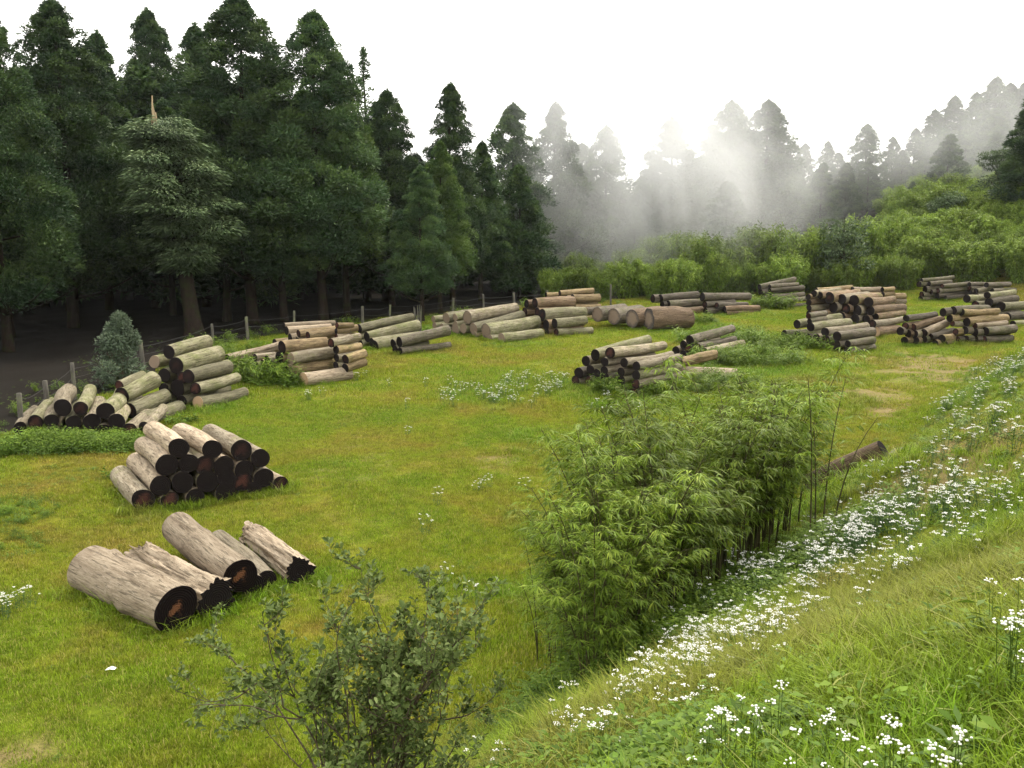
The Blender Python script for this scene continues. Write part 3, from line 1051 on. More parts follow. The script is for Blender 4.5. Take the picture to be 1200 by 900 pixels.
for v, px, ty, D, w, lb in front:
    if v is V_FAR:
        w *= 1.3
        v = random.choice([V_FAR, V_FAR2])
    tree_by_top(v, px, ty, D, lb, wide=w * 1.06, group=G1)
# round tuft crowning the misty tree is part of its own leader: extra small crown
hillt = [(1048, 175, 104), (1075, 165, 106), (1120, 150, 104), (1150, 128, 108), (1010, 185, 98), (985, 190, 96), (955, 195, 98), (925, 190, 96), (1190, 125, 104), (1062, 150, 118), (1082, 128, 124), (1104, 112, 122), (1128, 108, 130), (1150, 90, 126), (1166, 97, 134), (1184, 95, 128), (1210, 90, 120), (1140, 130, 112), (1095, 150, 110), (1175, 135, 108), (1236, 80, 125)]
for px, ty, D in hillt:
    tree_by_top(random.choice([V_FAR, V_FAR2]), px, ty, D, 'misty conifer standing high on the right hillside', wide=random.uniform(1.1, 1.45), group='misty conifers on the right hillside')
# ranks behind
rngb = random.Random(5)
env = [(-60, 40), (0, 75), (85, 45), (130, 70), (200, 60), (245, 70), (300, 50), (350, 110), (400, 80), (470, 140), (530, 150), (590, 175), (650, 180), (700, 205), (740, 245), (780, 185), (850, 160), (900, 165), (960, 190), (1040, 205), (1100, 180), (1240, 130)]
ex, ey = [a for a, _ in env], [b for _, b in env]
nb = 0
for D0, cnt in ((56, 13), (64, 16), (72, 18), (84, 22), (98, 26), (116, 24)):
    for i in range(cnt):
        px = -90 + (1330) * (i + rngb.uniform(0.1, 0.9)) / cnt
        if D0 < 60 and px > 500:
            continue
        if D0 < 70 and px > 560:
            continue
        if D0 < 80 and px > 640:
            continue
        if D0 < 95 and px > 900:
            continue
        D = D0 + rngb.uniform(-4, 4)
        ty = np.interp(px, ex, ey) + rngb.uniform(10, 60)
        b = onray(px, D)
        if at_depth(px, ty, D)[2] - b[2] < 8:
            ty -= 40
        tree_by_top(V_WIDE2 if D0 < 60 else V_BACK, px, float(ty), D, 'dark conifer deep in the forest rows behind the front trees', wide=rngb.uniform(1.0, 1.3), group='conifers deep in the forest')
        nb += 1
# near side forest to the left outside the frame keeps the edge dark
for (x, y, H) in [(-27, 33, 17), (-31, 40, 19), (-24, 42, 16), (-33, 50, 20), (-38, 58, 20), (-29, 27, 16)]:
    put_tree(V_WIDE, (x, y, float(gz(x, y))), H, label='dark conifer at the far left, standing close behind the fence', group='conifers left of the fence')


# broken-topped layered tree
def layered_tree():
    base = onray(226, 47.5)
    rng = np.random.default_rng(3)
    root = empty('broken_top_tree', base)
    tag(root, 'grey-green tree with layered foliage and a pale snapped top, behind mossy pile', 'tree')
    b = Bag()
    t = np.linspace(0, 1, 12)
    top = at_depth(181, 142, 47.5) - base
    ax = np.stack([top[0] * t ** 1.1, 0.2 * np.sin(3 * t), (top[2] + 0.3) * t - 0.3], 1)
    rr = 0.30 * (1 - t) ** 0.6 + 0.12 + 0.22 * np.exp(-t * 22)
    b.tube(ax, rr[:, None] * (1 + 0.15 * np.sin(np.arange(12) * 1.7))[None], 12)
    cr = Bag()
    H = top[2]
    for k in range(120):
        q = 0.33 + 0.66 * (k + rng.random()) / 120
        z = H * q
        cx = np.interp(q, t, ax[:, 0])
        a = rng.uniform(0, 2 * PI)
        Rq = 2.45 * math.sin(PI * min(1, max(0.02, (q - 0.2) / 0.93))) ** 0.7 * min(1.0, 0.42 + (q - 0.33) * 2.6) * (1 + 0.22 * math.sin(a * 2 + 5 * q))
        f = rng.uniform(0.3, 1.0)
        c = np.array([cx + 0.55 + math.cos(a) * Rq * f, math.sin(a) * Rq * f, z + rng.uniform(-.2, .2)])
        c[2] += -0.02 * Rq * f
        s = np.linspace(0, 1, 5)[:, None]
        b.tube(np.array([cx, 0, z - 0.6]) * (1 - s) + c * s, np.linspace(0.09, 0.02, 5), 5)
        n = 330
        u = rnd_dirs(n, rng)
        rad = rng.random(n)[:, None] ** 0.45
        w = rng.uniform(0.85, 1.35)
        C = c + u * rad * np.array([w, w, 0.30])
        C[:, 2] += rng.normal(size=n) * 0.05
        C[:, 2] -= 0.16 * ((u[:, 0] * rad[:, 0]) ** 2 + (u[:, 1] * rad[:, 0]) ** 2) * w
        Dr = u * np.array([1, 1, 0.2]) + np.array([math.cos(a), math.sin(a), -0.25]) * 0.6
        Nn = np.array([0, 0, 1]) + rng.normal(size=(n, 3)) * 0.35
        tint = np.clip(0.45 + 0.35 * u[:, 2] + rng.normal(size=n) * 0.15, 0, 1)
        cr.leaves(C, Dr, Nn, 0.26, 0.085, tint, bend=0.2)
    link('trunk', b.mesh('trunk', M['bark'], True), root)
    link('crown', cr.mesh('crown', M['broad']), root)
    sb = Bag()
    tip = at_depth(178, 112, 47.5) - base
    for dx, h in ((0, 1), (0.12, 0.62), (-0.10, 0.45)):
        s = np.linspace(0, 1, 6)[:, None]
        p = (top + np.array([dx, 0, -0.9])) * (1 - s) + (top + np.array([dx, 0, -0.9]) + (tip - top + np.array([0, 0, 0.9])) * h) * s
        sb.tube(p, np.linspace(0.16, 0.03, 6)[:, None] * (1 + RNG.normal(size=(6, 6)) * 0.2), 6)
    link('snapped_top', sb.mesh('snapped_top', M['snag'], True), root)


layered_tree()


def ball_leaves(bag, c, rad, n, L, W, rng, tint0=0.4, up=0.3):
    u = rnd_dirs(n, rng)
    q = rng.uniform(0.35, 1, n)[:, None] ** 0.5
    C = np.asarray(c) + u * q * np.asarray(rad)
    Dr = u + np.array([0, 0, up]) + rng.normal(size=(n, 3)) * 0.5
    Nn = u * 0.5 + np.array([0, 0, 0.7]) + rng.normal(size=(n, 3)) * 0.5
    tint = np.clip(tint0 + 0.3 * u[:, 2] + rng.normal(size=n) * 0.15, 0, 1)
    bag.leaves(C, Dr, Nn, L * rng.uniform(0.6, 1.3, n), W * rng.uniform(0.7, 1.2, n), tint, bend=0.15)


# silvery bush by the fence
def silvery():
    base = onray(137, 33.5)
    rng = np.random.default_rng(8)
    root = empty('silvery_bush', base)
    tag(root, 'silvery grey-green bushy young tree against the dark forest behind the left piles', 'bush')
    cr = Bag()
    tr = Bag()
    tr.tube([(0, 0, -0.2), (0.05, 0, 1.2), (0, 0.05, 2.4)], [0.06, 0.045, 0.01], 6)
    for k in range(60):
        q = rng.random()
        Rq = 1.25 * (1 - q) ** 0.8 * min(1, 0.55 + q * 2)
        a = rng.uniform(0, 6.28)
        f = rng.uniform(0.2, 1)
        c = np.array([math.cos(a) * Rq * f - 0.18 * (1 - q), math.sin(a) * Rq * f, 0.3 + q * 2.35])
        ball_leaves(cr, c, 0.26 + 0.12 * (1 - q), 150, 0.13, 0.05, rng, 0.45)
        tr.tube([(0, 0, c[2] * 0.7), c * 0.6 + np.array([0, 0, 0.1]), c], [0.02, 0.012, 0.004], 4)
    link('stem', tr.mesh('stem', M['stem']), root)
    link('foliage', cr.mesh('foliage', M['silver']), root)


silvery()


# grey splintered snag
def snag():
    base = onray(489, 47.0)
    root = empty('tree_stump', base)
    tag(root, 'grey splintered tree stump between the low pile and the thick mossy pile', 'stump')
    b = Bag()
    rng = np.random.default_rng(4)
    for k in range(9):
        a = k * 0.7
        h = rng.uniform(0.9, 1.75)
        s = np.linspace(0, 1, 5)[:, None]
        p0 = np.array([0.12 * math.cos(a), 0.12 * math.sin(a), -0.1])
        p1 = p0 + np.array([0.08 * math.cos(a) + rng.uniform(-.06, .06), 0.06 * math.sin(a), h])
        b.tube(p0 * (1 - s) + p1 * s, np.linspace(0.09, 0.012, 5), 6)
    link('splintered_trunk', b.mesh('splintered_trunk', M['post'], True), root)
    c = Bag()
    for k in range(8):
        ball_leaves(c, (rng.uniform(-.4, .5), rng.uniform(-.3, .1), rng.uniform(0.05, 0.5)), 0.2, 60, 0.16, 0.04, rng, 0.5, 1.0)
    link('weeds_at_foot', c.mesh('weeds_at_foot', M['weed']), root)


snag()


# ------------------------------------------------------------------ shrubs behind the meadow
def shrub_variant(seed, H=3.4, Rr=1.8, feathery=True):
    rng = np.random.default_rng(seed)
    cr, tr = Bag(), Bag()
    for k in range(44):
        a = rng.uniform(0, 6.28)
        rr = Rr * math.sqrt(rng.random()) * 0.75
        h = H * rng.uniform(0.65, 1.05) * (1 - 0.35 * (rr / Rr) ** 2)
        p0 = np.array([math.cos(a) * rr * 0.4, math.sin(a) * rr * 0.4, -0.1])
        tip = np.array([math.cos(a) * rr * 1.3, math.sin(a) * rr * 1.3, h])
        s = np.linspace(0, 1, 6)[:, None]
        pts = p0 * (1 - s) + tip * s
        pts[:, 2] += 0.12 * H * np.sin(s[:, 0] * PI)
        tr.tube(pts, np.linspace(0.025, 0.006, 6), 4)
        n = 260
        q = rng.uniform(0.12, 1.02, n)
        C = np.stack([np.interp(q, s[:, 0], pts[:, i]) for i in range(3)], 1)
        spread = 0.42 * (1.15 - q)[:, None] + 0.12
        u = rnd_dirs(n, rng)
        C = C + u * spread * rng.uniform(0.3, 1, n)[:, None]
        Dr = u + np.array([0, 0, -0.1]) + rng.normal(size=(n, 3)) * 0.4
        Nn = np.array([0, 0, 1]) + rng.normal(size=(n, 3)) * 0.5
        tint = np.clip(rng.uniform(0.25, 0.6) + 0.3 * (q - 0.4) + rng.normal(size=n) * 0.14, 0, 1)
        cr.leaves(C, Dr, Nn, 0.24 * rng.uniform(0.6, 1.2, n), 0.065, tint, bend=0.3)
    return cr.mesh('foliage', M['shrub']), tr.mesh('stems', M['stem']), H


SV = [shrub_variant(s) for s in (71, 72, 73)]


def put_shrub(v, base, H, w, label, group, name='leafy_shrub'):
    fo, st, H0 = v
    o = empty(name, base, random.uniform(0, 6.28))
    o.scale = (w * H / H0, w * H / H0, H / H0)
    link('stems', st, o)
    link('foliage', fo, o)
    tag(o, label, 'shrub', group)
    return o


rs = random.Random(9)
# (px, topy) envelope of the bush mass front row
env = [(640, 325), (665, 298), (690, 318), (730, 292), (790, 286), (850, 280), (900, 272), (940, 282), (985, 255), (1030, 262), (1070, 268), (1110, 240), (1150, 225), (1200, 208), (1260, 190)]
ex, ey = [a for a, _ in env], [b for _, b in env]
for i in range(30):
    px = 645 + 600 * i / 29 + rs.uniform(-8, 8)
    D = 66 + (px - 640) * 0.010 + rs.uniform(-1, 3)
    if px > 1060:
        D += 5
    b = onray(px, D)
    H = rs.uniform(2.2, 3.4)
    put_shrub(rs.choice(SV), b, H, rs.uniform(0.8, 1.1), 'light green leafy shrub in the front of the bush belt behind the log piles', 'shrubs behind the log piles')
for i in range(46):
    px = 650 + 620 * i / 45 + rs.uniform(-10, 10)
    D = 72 + rs.uniform(0, 8)
    if px > 1000:
        D += (px - 1000) * 0.03
    b = onray(px, D)
    ty = np.interp(px, ex, ey) + rs.uniform(-6, 16)
    H = at_depth(px, ty, D)[2] - b[2]
    H = float(min(max(H + 0.5, 2.4), 6.5))
    put_shrub(rs.choice(SV), b, H, rs.uniform(0.75, 1.05), 'light green leafy shrub rising at the back of the bush belt below the misty trees', 'shrubs below the misty trees')
for i in range(104):
    px = rs.uniform(1030, 1300) if i < 90 else rs.uniform(1130, 1290)
    D = rs.uniform(72, 102) if i < 90 else rs.uniform(67, 73)
    b = onray(px, D)
    put_shrub(rs.choice(SV), b, rs.uniform(2.2, 3.8), rs.uniform(0.9, 1.3), 'light green leafy shrub on the slope at the right', 'shrubs on the right slope')

# small layered trees on the hillside
for (px, ty, D, lb) in [(1160, 172, 84, 'small dark layered tree on the slope left of the right-edge conifer'), (1103, 226, 82, 'small rounded tree above the right-hand bushes'), (985, 250, 70, 'dark flat-topped small tree rising from the bush belt')]:
    b = onray(px, D)
    H = float(at_depth(px, ty, D)[2] - b[2])
    rng = np.random.default_rng(px)
    root = empty('small_tree', b)
    tag(root, lb, 'tree')
    cr, tr = Bag(), Bag()
    tr.tube([(0, 0, -0.2), (0.1, 0, H * 0.5), (0, 0, H * 0.95)], [0.14, 0.1, 0.02], 7)
    for k in range(26):
        q = 0.35 + 0.62 * rng.random()
        a = rng.uniform(0, 6.28)
        Rq = 0.36 * H * (1.15 - q) ** 0.5 * rng.uniform(0.3, 1)
        c = np.array([math.cos(a) * Rq, math.sin(a) * Rq, q * H])
        tr.tube([(0, 0, q * H * 0.75), c * np.array([.6, .6, .93]), c], [0.04, 0.025, 0.01], 4)
        ball_leaves(cr, c, np.array([0.9, 0.9, 0.32]), 200, 0.24, 0.09, rng, 0.35, 0.1)
    link('trunk', tr.mesh('trunk', M['bark']), root)
    link('crown', cr.mesh('crown', M['broad']), root)


# ------------------------------------------------------------------ bamboo clump in the middle
def bamboo_variant(seed, H=3.0, culms=10, per=44, low=0.12):
    rng = np.random.default_rng(seed)
    cr, tr = Bag(), Bag()
    for k in range(culms):
        a = rng.uniform(0, 6.28)
        r0 = rng.uniform(0, 0.28)
        p0 = np.array([math.cos(a) * r0, math.sin(a) * r0, -0.1])
        h = H * rng.uniform(0.6, 1.12)
        ln = rng.uniform(0.15, 0.75)
        s = np.linspace(0, 1, 9)
        dr = np.array([math.cos(a), math.sin(a), 0])
        pts = p0 + dr * (ln * s ** 2.2)[:, None] + np.array([0, 0, 1]) * (h * (s - 0.10 * ln * s ** 4))[:, None]
        tr.tube(pts, np.linspace(0.013, 0.004, 9), 5)
        for j in range(per):
            q = low + (1 - low) * rng.uniform(0, 1.0) ** 0.75
            p = np.array([np.interp(q, s, pts[:, i]) for i in range(3)])
            b = rng.uniform(0, 6.28)
            bl = rng.uniform(0.18, 0.5) * (1.15 - 0.5 * q)
            e = np.array([math.cos(b), math.sin(b), 0.35])
            tip = p + e * bl
            tip[2] -= 0.15 * bl
            tr.tube([p, (p + tip) / 2 + np.array([0, 0, 0.04]), tip], [0.003, 0.002, 0.0015], 3)
            n = rng.integers(9, 15)
            qq = rng.uniform(0.35, 1.0, n)
            C = p + (tip - p) * qq[:, None]
            az = b + rng.normal(size=n) * 0.8
            Dr = np.stack([np.cos(az), np.sin(az), rng.uniform(-0.9, 0.25, n)], 1)
            Nn = np.array([0, 0, 1]) + rng.normal(size=(n, 3)) * 0.35
            L = rng.uniform(0.09, 0.17, n)
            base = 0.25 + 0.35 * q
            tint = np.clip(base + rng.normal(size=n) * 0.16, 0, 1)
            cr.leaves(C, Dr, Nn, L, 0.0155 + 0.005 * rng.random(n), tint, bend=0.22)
    return cr.mesh('leaves', M['bamboo']), tr.mesh('culms', M['culm'])


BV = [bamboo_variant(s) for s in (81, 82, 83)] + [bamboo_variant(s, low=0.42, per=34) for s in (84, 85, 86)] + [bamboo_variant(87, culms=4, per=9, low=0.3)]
rb = random.Random(21)
bspots = [(px, py, 0) for (px, py) in [(672, 790), (688, 812), (700, 745), (690, 760), (715, 770), (710, 715), (735, 735), (745, 690), (780, 665), (725, 700), (765, 655), (820, 640), (690, 725), (715, 700), (750, 710), (765, 690), (705, 785), (790, 640), (760, 670), (860, 618), (800, 640), (840, 605), (880, 600), (905, 590)]]
bspots += [(px, py, 1) for (px, py) in [(742, 758), (755, 735), (770, 735), (780, 702), (800, 700), (795, 718), (822, 680), (845, 668), (838, 690), (868, 655), (890, 645), (878, 660), (905, 628), (915, 625)]]
bspots += [(px, py, 2) for (px, py) in [(955, 632), (655, 800), (640, 780)]]
for i, (px, py, kd) in enumerate(bspots):
    if kd == 0 and px < 770:
        px += 8
        py -= 5
    b = hit(px, py)
    # stand at the foot of the bank, on flat ground
    le, cu = BV[i % 3] if kd == 0 else (BV[3 + i % 3] if kd == 1 else BV[6])
    o = empty('bamboo_clump', b, rb.uniform(0, 6.28))
    H = 2.9 if kd == 2 else (2.15 if px < 700 else 2.65)
    if px < 700 and kd == 2:
        H = 1.8
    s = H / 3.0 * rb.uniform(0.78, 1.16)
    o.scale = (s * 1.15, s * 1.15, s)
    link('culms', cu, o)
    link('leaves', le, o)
    tag(o, 'feathery green bamboo culms crowded in the thicket at the foot of the flowery bank', 'bamboo', 'bamboo thicket in the middle')

# ------------------------------------------------------------------ foreground shrub
def fore_shrub():
    base = np.array([-0.84, 4.9, 0.0])
    base[2] = float(gz(base[0], base[1]))
    root = empty('foreground_shrub', base)
    root.scale = (0.74, 0.8, 1.0)
    tag(root, 'sparse twiggy shrub with grey-green waxy leaves in the foreground below the big logs', 'shrub')
    rng = np.random.default_rng(12)
    br = Bag()
    lv = Bag()

    def leafset(p, d, n):
        C = np.repeat(p[None], n, 0) + rng.normal(size=(n, 3)) * 0.012
        az = rng.uniform(0, 6.28, n)
        side = np.stack([np.cos(az), np.sin(az), rng.uniform(-0.3, 0.5, n)], 1)
        Dr = unit(side * 1.0 + d * 0.55)
        Nn = np.array([0, 0, 1.0]) + rng.normal(size=(n, 3)) * 0.45
        L = rng.uniform(0.030, 0.062, n)
        W = L * rng.uniform(0.42, 0.6, n)
        S = unit(np.cross(Dr, Nn))
        U = np.cross(S, Dr)
        tint = np.clip(rng.normal(0.5, 0.22, n), 0, 1)
        # six-point folded leaf: two quads
        base_ = C
        m1, m2 = C + Dr * L[:, None] * 0.32, C + Dr * L[:, None] * 0.7
        tip = C + Dr * L[:, None] - U * L[:, None] * 0.08
        w = W[:, None] / 2
        a1, a2 = m1 + S * w + U * w * 0.35, m2 + S * w * 0.85 + U * w * 0.3
        b1, b2 = m1 - S * w + U * w * 0.35, m2 - S * w * 0.85 + U * w * 0.3
        V = np.stack([base_, a1, a2, tip, b2, b1], 1).reshape(-1, 3)
        o = np.arange(n)[:, None] * 6
        Fc = np.concatenate([o + np.array([0, 1, 2, 3]), o + np.array([0, 3, 4, 5])])
        lv.add(V, Fc, np.repeat(tint, 6))

    def branch(p, d, L, r, depth):
        n = 7
        pts = [p]
        dd = d.copy()
        for i in range(n):
            dd = unit(dd + rng.normal(size=3) * 0.12 + np.array([0, 0, 0.03]))
            pts.append(pts[-1] + dd * L / n)
        pts = np.array(pts)
        br.tube(pts, np.linspace(r, r * 0.45, n + 1), 5)
        for i in range(2, n + 1):
            if depth >= 2:
                if i % 2 == 0 or rng.random() < 0.12:
                    leafset(pts[i], dd, 2)
            elif i > 4:
                leafset(pts[i], dd, 2)
        if depth < 3:
            for k in range((5, 4, 3)[depth]):
                i = rng.integers(2, n + 1)
                a = rng.normal(size=3) * 0.65
                nd = unit(dd + a + np.array([0, 0, 0.15]))
                branch(pts[i], nd, L * rng.uniform(0.3, 0.52), r * 0.55, depth + 1)
        else:
            leafset(pts[-1], dd, 4)
    for k in range(13):
        a = k * 2.4 + rng.uniform(-.3, .3)
        f = rng.uniform(0.12, 0.46)
        d = unit(np.array([math.cos(a) * f, math.sin(a) * f * 0.7, 1.0]))
        branch(np.array([math.cos(a) * 0.12, math.sin(a) * 0.12, -0.05]), d, rng.uniform(1.1, 1.5), 0.011, 0)
    link('twigs', br.mesh('twigs', M['stem'], True), root)
    link('leaves', lv.mesh('leaves', M['fore']), root)


fore_shrub()


# ------------------------------------------------------------------ scattered instances through geometry nodes on ONE object
def scatter(name, variants, P, rz, scale, vid, mat, label, cat, tilt=0.12):
    """variants: list of Bag; the object's own mesh holds the variants and one loose vertex for each instance"""
    V, Fc, T, A = [], [], [], []
    n = 0
    for k, b in enumerate(variants):
        v, f, t = np.concatenate(b.V), np.concatenate(b.F), np.concatenate(b.T)
        V.append(v)
        Fc.append(f + n)
        T.append(t)
        A.append(np.full(len(v), k))
        n += len(v)
    P = np.asarray(P, float)
    m = len(P)
    V.append(P)
    T.append(np.zeros(m))
    A.append(np.full(m, -1))
    V, Fc, T, A = np.concatenate(V), np.concatenate(Fc), np.concatenate(T), np.concatenate(A)
    me = new_mesh(name, V, Fc, mat, False, T)
    def att(nm, typ, arr, key='value'):
        a = me.attributes.new(nm, typ, 'POINT')
        a.data.foreach_set(key, arr)
    att('vid', 'INT', A.astype(np.int32))
    pv = np.zeros(len(V), np.int32)
    pv[n:] = vid
    att('pv', 'INT', pv)
    ps = np.ones(len(V), np.float32)
    ps[n:] = scale
    att('ps', 'FLOAT', ps)
    pr = np.zeros((len(V), 3), np.float32)
    pr[n:, 2] = rz
    pr[n:, 0] = RNG.normal(size=m) * tilt
    pr[n:, 1] = RNG.normal(size=m) * tilt
    att('pr', 'FLOAT_VECTOR', pr.ravel(), 'vector')
    o = link(name, me)
    ng = bpy.data.node_groups.new(name + '_nodes', 'GeometryNodeTree')
    ng.interface.new_socket('Geometry', in_out='INPUT', socket_type='NodeSocketGeometry')
    ng.interface.new_socket('Geometry', in_out='OUTPUT', socket_type='NodeSocketGeometry')
    N, Lk = ng.nodes, ng.links
    gi, go = N.new('NodeGroupInput'), N.new('NodeGroupOutput')

    def named(nm, typ):
        q = N.new('GeometryNodeInputNamedAttribute')
        q.data_type = typ
        q.inputs['Name'].default_value = nm
        return q.outputs[0]
    va = named('vid', 'INT')

    def part(k):
        c = N.new('FunctionNodeCompare')
        c.data_type = 'INT'
        c.operation = 'EQUAL'
        Lk.new(va, c.inputs[2])
        c.inputs[3].default_value = k
        s = N.new('GeometryNodeSeparateGeometry')
        Lk.new(gi.outputs[0], s.inputs[0])
        Lk.new(c.outputs[0], s.inputs[1])
        return s.outputs[0]
    j = N.new('GeometryNodeJoinGeometry')
    for k in reversed(range(len(variants))):
        g2 = N.new('GeometryNodeGeometryToInstance')
        Lk.new(part(k), g2.inputs[0])
        Lk.new(g2.outputs[0], j.inputs[0])
    iop = N.new('GeometryNodeInstanceOnPoints')
    Lk.new(part(-1), iop.inputs['Points'])
    Lk.new(j.outputs[0], iop.inputs['Instance'])
    iop.inputs['Pick Instance'].default_value = True
    Lk.new(named('pv', 'INT'), iop.inputs['Instance Index'])
    Lk.new(named('pr', 'FLOAT_VECTOR'), iop.inputs['Rotation'])
    Lk.new(named('ps', 'FLOAT'), iop.inputs['Scale'])
    Lk.new(iop.outputs[0], go.inputs[0])
    md = o.modifiers.new('scatter', 'NODES')
    md.node_group = ng
    tag(o, label, cat, kind='stuff')
    return o


def blades(n, rad, h, w, rng, lean=0.35, seg=2):
    b = Bag()
    a = rng.uniform(0, 6.28, n)
    r = rad * np.sqrt(rng.random(n))
    C = np.stack([np.cos(a) * r, np.sin(a) * r, np.full(n, -0.02)], 1)
    hh = h * rng.uniform(0.5, 1.25, n)
    la = rng.uniform(0, 6.28, n)
    ln = hh * rng.uniform(0.1, 1.0, n) * lean * 2
    S = np.stack([-np.sin(la), np.cos(la), np.zeros(n)], 1)
    D = np.stack([np.cos(la), np.sin(la), np.zeros(n)], 1)
    m = C + D * (ln * 0.3)[:, None] + np.array([0, 0, 1]) * (hh * 0.6)[:, None]
    t = C + D * ln[:, None] + np.array([0, 0, 1]) * (hh)[:, None] * 0.98
    ww = (w * rng.uniform(0.7, 1.3, n))[:, None]
    V = np.stack([C - S * ww, C + S * ww, m + S * ww * 0.8, m - S * ww * 0.8, t + S * ww * 0.12, t - S * ww * 0.12], 1).reshape(-1, 3)
    o = np.arange(n)[:, None] * 6
    Fc = np.concatenate([o + np.array([0, 1, 2, 3]), o + np.array([3, 2, 4, 5])])
    tint = rng.random(n)
    b.add(V, Fc, np.repeat(tint, 6))
    return b


rg = np.random.default_rng(77)


def area_points(n, x0, x1, y0, y1):
    return np.stack([rg.uniform(x0, x1, n), rg.uniform(y0, y1, n)], 1)


def seen(x, y, margin=0.06):
    return (np.abs(x) < y * (0.578 + margin) + 0.8) & (y > 0.8)


def fin(P):
    z = gz(P[:, 0], P[:, 1])
    return np.concatenate([P, z[:, None]], 1)


def value_noise(x, y, s, seed=0):
    return (np.sin(x * s + seed) * np.sin(y * s * 1.17 + seed * 2.1) + 0.6 * np.sin(x * s * 2.3 + y * s * 1.1 + seed) + 0.4 * np.sin(x * s * 0.9 - y * s * 2.9 + 3 * seed)) / 2


# short meadow grass
def meadow():
    var = [blades(260, 0.34, 0.055, 0.0045, rg) for _ in range(4)]
    P1 = area_points(30000, -22, 22, 7, 31)
    P2 = area_points(26000, -26, 48, 30, 78)
    k1 = seen(P1[:, 0], P1[:, 1]) & (forest_mask(P1[:, 0], P1[:, 1]) < 0.5) & (bank_s(P1[:, 0], P1[:, 1]) < 1.2)
    k2 = seen(P2[:, 0], P2[:, 1]) & (forest_mask(P2[:, 0], P2[:, 1]) < 0.5)
    P1, P2 = P1[k1], P2[k2]
    P = np.concatenate([P1, P2])
    s = np.concatenate([rg.uniform(0.7, 1.25, len(P1)), rg.uniform(1.2, 2.0, len(P2))])
    s = s * (1 + 0.3 * value_noise(P[:, 0], P[:, 1], 0.9, 1))
    d = dirt_mask(P[:, 0], P[:, 1])
    k = rg.random(len(P)) > d * 0.75
    P, s = P[k], s[k]
    scatter('meadow_grass', var, fin(P), rg.uniform(0, 6.28, len(P)), s, rg.integers(0, 4, len(P)), M['grass'], 'short cropped grass covering the clearing', 'grass', 0.05)
    print('meadow', len(P))


meadow()


def bank_grass():
    var = [blades(110, 0.18, 0.075, 0.0034, rg, 0.8) for _ in range(5)] + [blades(40, 0.10, 0.15, 0.003, rg, 0.9) for _ in range(2)]
    P = area_points(52000, -6, 30, 0.8, 44)
    s0 = bank_s(P[:, 0], P[:, 1])
    dist = P[:, 1]
    keep = seen(P[:, 0], P[:, 1], 0.1) & (s0 > -0.6) & (s0 < 12)
    keep &= rg.random(len(P)) < np.where(dist < 9, 1.0, 0.55)
    P = P[keep]
    # extra density close to the camera
    Q = area_points(16000, -1.5, 7, 1.8, 9)
    Q = Q[seen(Q[:, 0], Q[:, 1], 0.1) & (bank_s(Q[:, 0], Q[:, 1]) > 0.2)]
    P = np.concatenate([P, Q])
    # tall grass on the meadow near the bamboo and piles
    ex_ = []
    for (px, py, rr, n) in [(700, 460, 1.8, 160), (760, 470, 2.0, 200), (640, 520, 1.2, 60), (850, 445, 2.5, 260), (900, 430, 2.5, 200), (940, 440, 2.5, 200), (640, 620, 0.9, 60), (650, 700, 0.8, 80), (560, 470, 1.5, 50), (630, 452, 1.5, 60), (840, 400, 2.5, 160), (900, 392, 2.0, 120), (880, 370, 2.5, 120), (820, 383, 1.2, 60), (340, 415, 1.0, 60), (270, 412, 2.0, 120), (500, 385, 1.0, 60), (240, 480, .8, 40), (980, 415, 3.0, 200), (1060, 408, 2.5, 120), (1150, 408, 2.5, 120), (700, 455, 1.0, 100), (450, 412, 1.2, 50), (600, 402, 2.0, 70), (180, 600, 0.6, 30), (320, 575, 0.5, 25), (1020, 560, 1.0, 60), (960, 470, 2.0, 160)]:
        c = hit(px, py)
        a = rg.uniform(0, 6.28, n)
        r_ = rr * np.sqrt(rg.random(n))
        ex_.append(np.stack([c[0] + np.cos(a) * r_, c[1] + np.sin(a) * r_ * 1.4], 1))
    for (A_, B_, r_) in PLACED:
        if A_[2] - r_ - float(gz(A_[0], A_[1])) > 0.1:
            continue
        dd = (B_ - A_)[:2]
        ln = np.linalg.norm(dd)
        dd = dd / ln
        nn_ = np.array([-dd[1], dd[0]])
        m_ = 26
        q_ = rg.uniform(-0.03, 1.03, m_)
        sg = rg.choice([-1, 1], m_) * (r_ * rg.uniform(0.6, 1.25, m_))
        pts_ = A_[:2] + dd * (q_ * ln)[:, None] + nn_ * sg[:, None]
        f_ = A_[:2] - dd * 0.06 + nn_ * rg.uniform(-r_, r_, 8)[:, None]
        ex_.append(np.concatenate([pts_, f_]))
    E = np.concatenate(ex_)
    nE = len(E)
    s = rg.uniform(0.6, 1.15, len(P)) * (1 + 0.35 * value_noise(P[:, 0], P[:, 1], 1.3, 4))
    P = np.concatenate([P, E])
    s = np.concatenate([s, rg.uniform(0.8, 2.2, nE)])
    near = P[:, 1] < 4
    s = np.where(near, s * 0.8, s)
    scatter('bank_grass', var, fin(P), rg.uniform(0, 6.28, len(P)), s, rg.integers(0, 7, len(P)), M['long'], 'long unkempt grass on the near bank and round the log piles', 'grass', 0.18)
    print('bank', len(P))


bank_grass()


